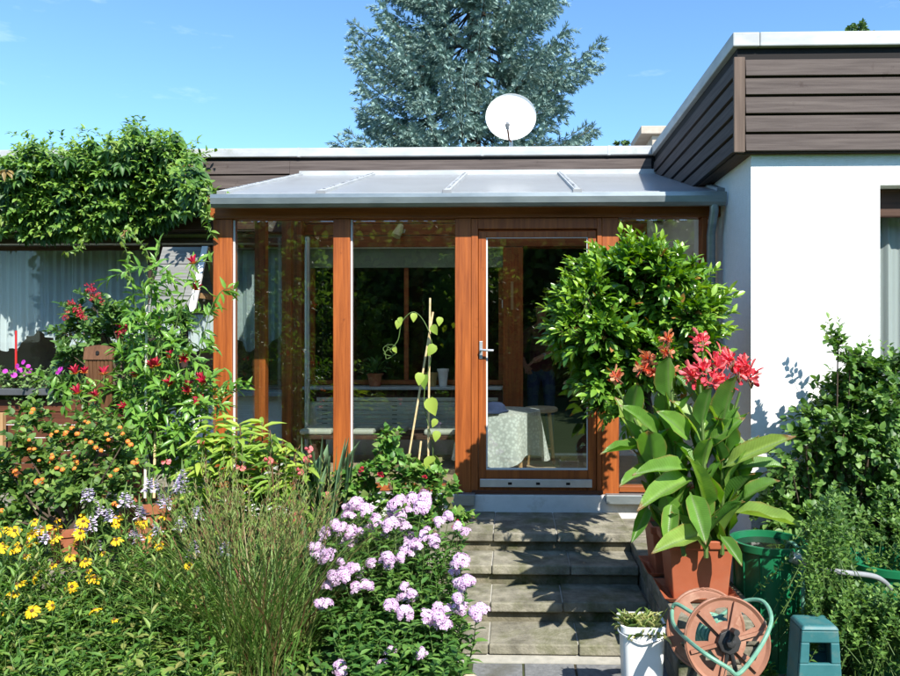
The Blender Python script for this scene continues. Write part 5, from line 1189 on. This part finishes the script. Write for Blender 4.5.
for px, py, r in ((30, 425, .09), (25, 450, .12), (55, 440, .11), (80, 440, .10), (100, 445, .11), (50, 470, .14), (80, 475, .14), (20, 490, .13), (110, 470, .11), (60, 500, .13), (35, 515, .10), (95, 500, .12), (120, 460, .10), (8, 470, .10), (28, 412, .06), (85, 425, .06), (118, 490, .09), (-10, 500, .12), (125, 440, .08), (60, 520, .12), (90, 522, .11), (35, 535, .1), (75, 490, .14), (45, 490, .13), (105, 515, .1), (10, 520, .12)):
    cl_.append((P(px, py, -1.75 + rng.uniform(-.15, .15)), r * .75))
bush(lv, st, cl_, 40, .14, 9, .046, .0165, .45, .4, P(65, 520, -1.7), .1, 1.0, rad=.002)
for c, r in cl_: st.tube([(lx, ly, fz(535, ly, 71)), ((lx + c[0]) / 2, ly, (c[2] + fz(535, ly, 71)) / 2), c], [.007, .005, .003], 5, caps=False)
lv.build('foliage', OVATE, m_lan, t); st.build('stems', m_bark, t)
LA = [(118, 48), (110, 150), (127, 215), (60, 265), (158, 297), (195, 133), (235, 262), (280, 258), (285, 232), (195, 205), (128, 185), (8, 415), (245, 130), (290, 128), (340, 160), (360, 180), (415, 285), (400, 130), (450, 105), (480, 157), (505, 240), (320, 80), (195, 222), (110, 185), (60, 280), (500, 235), (430, 390), (160, 310)]
m_lo = LEAF('lantana_petal', [(.80, .12, .08), (.82, .26, .06), (.84, .42, .05), (.80, .20, .16)], rough=.6, trans=.3, tcol=.5)
l = Leaves()
for i in range(24):
    d = nrm((math.cos(i * 2.4) * math.sqrt(i / 24), math.sin(i * 2.4) * math.sqrt(i / 24), 1.05 - i / 24)); o = d * .015 * rng.uniform(.8, 1.15); a = nrm(np.cross(d, (.3, .2, 1))); b = np.cross(d, a); r_ = min(1, max(0, .1 + .6 * (1 - i / 24) + rng.normal() * .22))
    for k in range(4): e = 1.57 * k + i; l.add(o, a * math.cos(e) + b * math.sin(e) + d * rng.normal() * .3, d, .0058, .0026, r_)
place(head('flower', [(l, PETAL, m_lo)]), t, [P(x / 3.75 + j * rng.uniform(-7, 7), 400 + y / 3.75 + j * rng.uniform(-6, 6), -1.92 + rng.uniform(-.05, .05)) for j in (0, 1) for x, y in LA], .45, .95, .3, (0, -.7, .8))

# ---- gloriosa lily in its pot
gy = -1.15; gx_ = fx(149, gy); gz0 = fz(548, gy, 149); gzr = fz(499, gy, 149)
rpot('terracotta_pot', gx_, gy, gz0, 27 / F * (gy + 5.87), gzr - gz0, 'large round terracotta pot at the foot of the tall flame lily canes')
m_glo = LEAF('flame_lily_leaf', [(.035, .09, .015), (.06, .135, .022), (.10, .19, .03), (.16, .25, .05)], rough=.35, spec=.5, trans=.3)
m_glf = LEAF('flame_lily_petal', [(.46, .012, .05), (.56, .02, .07), (.64, .05, .09), (.78, .34, .08)], rough=.5, trans=.3, tcol=.5)
t = thing('flame_lily', 'tall flame lily with red flowers climbing pale canes', 'flame lily', (gx_, gy, gzr - .03)); lv = Leaves(); st = MB()
for (a, b) in (((145, 498), (147, 292)), ((154, 498), (155, 432))):
    MB().tube([P(*a, gy - .05), P(*b, gy + .02)], .0085, 8).build('cane', m_cane_pale if a[0] == 145 else m_bamboo, t)
for i in range(290):
    px = rng.choice([rng.normal(150, 28), rng.normal(180, 22), rng.normal(115, 22)]); py = rng.uniform(262, 470)
    if px > 205: px = rng.uniform(150, 200)
    if py < 330 and px < 135: px = rng.uniform(145, 200)
    if px < 135 and py > 455: py = rng.uniform(400, 450)
    if py > 440 and px < 162: py = rng.uniform(360, 430)
    if i % 5 == 0: px, py = rng.uniform(160, 222), rng.uniform(385, 475)
    if 154 < px < 214 and py < 322 and rng.random() < .92: continue
    if 64 < px < 132 and 326 < py < 398: continue
    p = P(px, py, gy + rng.uniform(-.12, .25)); spray(lv, st, p, rdir(.4) + (0, -.2, .2), .20, 8, .088, .0165, .3, .95, .003, rndf=lambda s: min(1, max(0, .25 + .45 * s + rng.normal() * .14)))
for pts in ([(195, 380), (205, 330), (215, 300), (228, 288), (240, 296)], [(175, 330), (190, 270), (198, 262), (212, 262)], [(150, 330), (152, 290), (155, 262), (160, 245)], [(120, 420), (95, 405), (60, 390), (52, 388)], [(190, 420), (215, 392), (232, 378)], [(130, 380), (112, 372), (92, 390), (75, 396)], [(160, 400), (140, 330), (133, 290), (128, 262)]):
    c = smooth([P(a, b, gy - .03) for a, b in pts], 5); st.tube(c, .003, 5)
    for k in range(3, len(c)): lv.add(c[k], rdir(.1) * (1, .5, 1), rdir(.8) + (0, -.5, 0), rng.uniform(.06, .10), .014, rng.uniform(.3, .95))
for i in range(9): c = smooth([(gx_ + rng.normal() * .06, gy, gzr - .03), P(rng.uniform(130, 185), 430, gy), P(rng.uniform(110, 195), 340, gy)], 5); st.tube(c, .004, 5)
lv.build('foliage', LANCE, m_glo, t); st.build('stems', m_stem, t)
l = Leaves()
for k in range(6):
    e = 6.283 * k / 6; o = np.array((math.cos(e), math.sin(e), 0))
    for w_, r_ in ((.008, .25), ): l.add(o * .006, o * .45 + np.array((0, 0, 1)), o * -1, .055 * rng.uniform(.8, 1.15), .0065, .1 + .16 * (k % 3)); l.add(o * .006 + (0, 0, .0), o * .8 + np.array((0, 0, .45)), o * -1, .026, .0045, .92)
s = MB().tube([(0, 0, 0), (.006, 0, -.03), (.02, 0, -.06)], .0025, 5)
place(head('flower', [(l, SWORD, m_glf), (s, None, m_stem)]), t, [P(a, b, gy - .1 + rng.uniform(-.05, .03)) for a, b in ((194, 264), (195, 290), (153, 368), (158, 366), (136, 377), (76, 374), (104, 375), (84, 373), (170, 358), (186, 386), (200, 379), (189, 392), (127, 408), (203, 402), (78, 394), (183, 360), (130, 330), (172, 384), (195, 405), (97, 396), (205, 382))], .85, 1.25, .35, (0, -.4, 1))

# ---- red flowered shrub in the tall pot behind
ry = -.55; rx = fx(131, ry); rz0 = fz(462, ry, 131)
rpot('tall_terracotta_pot', rx, ry, -.03, .105, fz(420, ry, 131) + .03, 'tall terracotta pot behind the flame lily canes')
m_myr = LEAF('myrtle_leaf', [(.020, .055, .014), (.04, .085, .02), (.065, .12, .03), (.10, .16, .045)], rough=.4, trans=.25)
m_red = LEAF('red_petal', [(.36, .015, .03), (.48, .022, .05), (.58, .05, .10)], rough=.6, trans=.3, tcol=.5)
t = thing('red_flowering_shrub', 'dark green shrub with small red flower panicles in front of the lace curtain', 'shrub', (rx, ry, fz(420, ry, 131))); lv = Leaves(); st = MB(); cl_ = []
for px, py, r in ((95, 305, .10), (80, 318, .10), (110, 318, .12), (70, 335, .11), (95, 340, .16), (120, 335, .13), (75, 360, .11), (125, 355, .13), (65, 350, .08), (140, 345, .1), (72, 312, .07), (130, 320, .09), (80, 385, .12), (110, 390, .14), (140, 385, .12), (175, 325, .14), (165, 350, .14), (180, 350, .12), (170, 380, .14), (190, 400, .1), (60, 385, .1), (110, 410, .10)):
    cl_.append((P(px, py, ry + rng.uniform(-.12, .15)), r * .82))
bush(lv, st, cl_, 32, .15, 9, .057, .017, .5, .4, P(105, 370, ry + .1), .15, .9, rad=.002)
for c, r in cl_: st.tube([(rx, ry, fz(420, ry, 131)), (rx * .5 + c[0] * .5, ry, c[2] * .6 + .4 * fz(420, ry, 131)), c], [.010, .007, .003], 5, caps=False)
lv.build('foliage', OVATE, m_myr, t); st.build('stems', m_bark, t)
l = Leaves()
for i in range(40): d = rdir(.2); l.add(d * .028 * rng.random() * (1, 1, 1.5), d, rdir(.5), .013, .0045)
place(head('flower', [(l, PETAL, m_red)]), t, [P(a, b, ry - .16) for a, b in ((97, 294), (92, 299), (101, 302), (75, 309), (84, 316), (80, 315), (71, 303), (88, 290), (118, 332), (126, 331), (66, 316), (93, 288))], .6, 1.25, .3)

# ---- petunias
t = thing('petunias', 'magenta petunias spilling over the dark ledge of the wooden planter', 'petunias', (fx(25, .9), .9, pzt - .02)); lv = Leaves(); st = MB()
m_pet = LEAF('petunia_leaf', [(.05, .09, .025), (.09, .14, .045), (.13, .19, .07)], trans=.3)
for i in range(280):
    px = rng.uniform(-70, 66); p = P(px, rng.uniform(366, 386), rng.uniform(.74, 1.0)); spray(lv, st, p - (0, 0, .05), rdir(.6) + (0, -.5, 0), .14, 7, .038, .012, .5, .9, .002)
lv.build('foliage', OVATE, m_pet, t); st.build('stems', m_stem, t)
l = Leaves()
for k in range(5): e = 6.283 * k / 5; l.add((0, 0, -.008), (math.cos(e), math.sin(e), .35), (0, 0, 1), .024, .015)
place(head('flower', [(l, PETAL, LEAF('petunia_petal', [(.36, .015, .32), (.46, .03, .42), (.52, .06, .46)], rough=.6, trans=.3, tcol=.5))]), t, [P(a, b, .70 + rng.uniform(-.04, .05)) for a, b in ((20, 370), (28, 366), (26, 374), (14, 375), (60, 369), (5, 371), (23, 362), (30, 371), (-12, 372), (-30, 368), (58, 373), (17, 366))], .8, 1.1, .3, (0, -1, .3))

# ---- balsam with drooping yellow-green leaves
m_bal = LEAF('balsam_leaf', [(.05, .10, .018), (.09, .155, .025), (.15, .22, .035), (.24, .28, .05)], rough=.5, trans=.35)
byy = -1.45; t = thing('balsam', 'tall balsam with drooping yellow-green leaves and pink flowers in the middle of the bed', 'flowers', (fx(250, byy), byy, ground_z(fx(250, byy), byy))); lv = Leaves(); st = MB()
tops = [(205, 430), (215, 420), (228, 432), (240, 425), (252, 428), (262, 422), (270, 430), (283, 440), (296, 448), (308, 462), (318, 470), (212, 445), (235, 450), (258, 452), (280, 462), (200, 455), (222, 470), (245, 475), (268, 480), (290, 482), (305, 490), (190, 470), (195, 490), (230, 495), (315, 500)]
for px, py in tops:
    p = P(px, py, byy + rng.uniform(-.15, .1)); b = np.array((p[0] + rng.normal() * .05, p[1] + .03, ground_z(p[0], p[1]))); st.tube([b, (b + p) / 2 + rng.normal(size=3) * .02, p], [.008, .006, .004], 6)
    for k in range(24):
        s = rng.uniform(.3, 1.0) ** .6; q = b + (p - b) * s; e = rng.uniform(0, 6.28); lv.add(q, (math.cos(e) * .85, math.sin(e) * .6 - .25, .55 - .5 * rng.random()), (0, -.35, 1), rng.uniform(.10, .155), rng.uniform(.015, .021), min(1, max(0, rng.beta(2, 2) + (.2 if s > .85 else -.05))))
lv.build('foliage', DROOP, m_bal, t); st.build('stems', m_redstem, t)
l = Leaves()
for i in range(9): d = rdir(.3); l.add(d * .006, d, rdir(.5), .022, .012)
place(head('flower', [(l, PETAL, LEAF('balsam_petal', [(.72, .12, .14), (.80, .22, .22), (.82, .30, .26)], rough=.6, trans=.3, tcol=.5))]), t, [P(160 + x / 4.5, 440 + y / 4.5, byy - .2) for x, y in ((28, 95), (365, 120), (630, 140), (750, 250), (612, 345), (185, 15), (670, 40), (665, 85), (490, 90))], .8, 1.2, .3, (0, -1, .4))

# ---- ornamental grass
m_gra = LEAF('grass_blade', [(.035, .08, .014), (.06, .12, .024), (.10, .165, .036), (.14, .17, .055), (.13, .055, .035)], rough=.5, trans=.3)
gyy = -2.15; t = thing('ornamental_grass', 'fountain of reddish-tipped ornamental grass between the daisies and the phlox', 'grass', (fx(258, gyy), gyy, -.4)); lv = Leaves()
GR = tpl([(0, .8), (.25, 1), (.5, .9), (.75, .6), (1, .06)], fold=.3, curl=.34, cols=1)
for i in range(900):
    e = rng.uniform(0, 6.28); r = rng.random() ** .6 * .25; b = np.array((fx(258, gyy) + r * math.cos(e) * 1.2, gyy + r * math.sin(e), -.42)); an = abs(rng.normal()) * .19 + r * .55; e2 = e + rng.normal() * 1.0
    d = np.array((math.cos(e2) * math.sin(an), math.sin(e2) * math.sin(an), math.cos(an))); o = np.array((math.cos(e2), math.sin(e2), 0)); ln = rng.uniform(.5, 1.10)
    lv.add(b, d, -o * .4 + np.array((0, 0, 1)) * math.sin(an) - o * math.cos(an) * .6, ln, rng.uniform(.0022, .0048), min(1, rng.beta(1.6, 1.6) * 1.1))
lv.build('blades', GR, m_gra, t)
l = Leaves()
for i in range(120):
    e = rng.uniform(0, 6.28); an = rng.uniform(.02, .32); b = np.array((fx(258, gyy), gyy, -.42)) + np.array((math.cos(e), math.sin(e), 0)) * .1; d = np.array((math.cos(e) * math.sin(an), math.sin(e) * math.sin(an), math.cos(an))); ln = rng.uniform(.85, 1.28)
    for k in range(26): s = .72 + .28 * k / 26; l.add(b + d * ln * s + np.array((0, 0, -.15 * s * s)) * an, d + rdir() * .5, rdir(), .032, .0028, rng.uniform(.6, 1))
l.build('seed_heads', SMALL, m_gra, t)

# ---- iris blades
iy = -1.35; t = thing('iris_leaves', 'fan of blue-green sword-shaped iris leaves beside the phlox', 'iris', (fx(335, iy), iy, -.05)); lv = Leaves()
for i in range(52):
    px = rng.uniform(300, 352); py = rng.uniform(436, 500); a = P(rng.normal(325, 8), 560, iy + rng.uniform(-.12, .1)); b = P(px + (px - 325) * .3, py, iy + rng.uniform(-.2, .05)); lv.add(a, b - a, (rng.normal() * .5, -1, .3), np.linalg.norm(b - a), rng.uniform(.006, .0105))
lv.build('blades', SWORD, LEAF('iris_leaf', [(.075, .13, .075), (.11, .18, .105), (.15, .22, .13)], rough=.45, trans=.25), t)

# ---- oxalis / bean on canes
ox = -1.5; t = thing('purple_edged_bush', 'low bush of rounded green and purple-tinged leaves behind the phlox', 'bush', (fx(400, ox), ox, -.1)); lv = Leaves(); st = MB(); cl_ = []
for px, py, r in ((385, 448, .09), (395, 440, .07), (360, 480, .12), (385, 478, .13), (410, 480, .13), (430, 485, .11), (445, 495, .08), (370, 500, .13), (400, 505, .13), (430, 510, .11), (350, 495, .09), (455, 520, .08), (385, 460, .08), (425, 530, .14), (380, 530, .14)):
    cl_.append((P(px, py, ox + rng.uniform(-.1, .1)), r * .85))
bush(lv, st, cl_, 36, .12, 8, .042, .020, .7, .3, P(400, 530, ox), .1, 1.1, rad=.002)
lv.build('foliage', HEART, LEAF('purple_edged_leaf', [(.03, .08, .015), (.05, .12, .02), (.085, .17, .03), (.12, .20, .04), (.09, .045, .04)], rough=.45, trans=.3), t); st.build('stems', m_stem, t)
l = Leaves()
for i in range(9): d = rdir(.3); l.add(d * .006, d, rdir(.5), .020, .011)
place(head('flower', [(l, PETAL, m_red)]), t, [P(a, b, ox - .14) for a, b in ((381, 474), (424, 478), (460, 523), (455, 527), (362, 470))], .7, 1.0, .3, (0, -1, .4))
yb_ = -1.35; t = thing('climbing_bean', 'young bean with heart-shaped leaves twining up two bamboo canes in front of the glass', 'bean plant', (fx(425, yb_), yb_, -.05)); lv = Leaves(); st = MB()
for a, b in (((427, 560), (430, 298)), ((398, 520), (433, 312)), ((412, 520), (421, 441))): MB().tube([P(*a, yb_), P(*b, yb_ + .03)], .0065, 8).build('cane', m_bamboo, t)
vn = smooth([P(a, b, yb_ - .02) for a, b in ((428, 500), (433, 450), (424, 400), (432, 350), (426, 325), (414, 312), (402, 322), (398, 340), (390, 350))], 6); st.tube(vn, .0028, 5)
lp2 = P(389, 352, yb_ - .02); st.tube([lp2 + np.array((math.cos(a) * .055, 0, math.sin(a) * .055 * (1 + .25 * math.sin(a * 1.7)))) * (.75 - .03 * a) + np.array((.012 * math.sin(a * 2.3), .0, 0)) for a in np.linspace(0, 15, 60)], .0022, 5)
for px, py, L, r in ((430, 404, .10, .95), (434, 350, .07, .8), (414, 318, .05, .95), (436, 424, .05, .9), (437, 436, .06, .85), (431, 462, .10, .8), (424, 470, .10, .85), (436, 480, .09, .6), (399, 325, .05, .9), (394, 352, .035, .9), (425, 380, .08, .5), (420, 378, .07, .9), (433, 330, .06, .7), (382, 455, .09, .8), (390, 446, .08, .6), (440, 322, .05, .9), (400, 322, .04, .8), (420, 490, .1, .6)):
    lv.add(P(px, py - 4, yb_ - .05), (rng.normal() * .3, -.3, -1), (rng.normal() * .3, -1, .35), L, L * .43, r)
lv.build('foliage', HEART, LEAF('bean_leaf', [(.06, .13, .02), (.13, .21, .03), (.24, .31, .05)], rough=.5, trans=.4), t); st.build('vine', m_stem, t)

# ---- low ground plants filling the bed
t = Leaves(); stt = MB(); roots = []
for i in range(420):
    x = rng.uniform(-4.4, -.72); y = rng.uniform(-2.5, -.15); z0 = ground_z(x, y); roots.append(((x, y, z0), (x + rng.normal() * .06, y + rng.normal() * .06, z0 + rng.uniform(.10, .32))))
stemplant(t, stt, roots, .075, .017, 6, True, 1.1, .003, .2)
gc = t.build('ground_cover', LANCE, m_rud); tag(gc, 'low green leaves covering the soil of the flower bed', 'ground cover', kind='stuff')
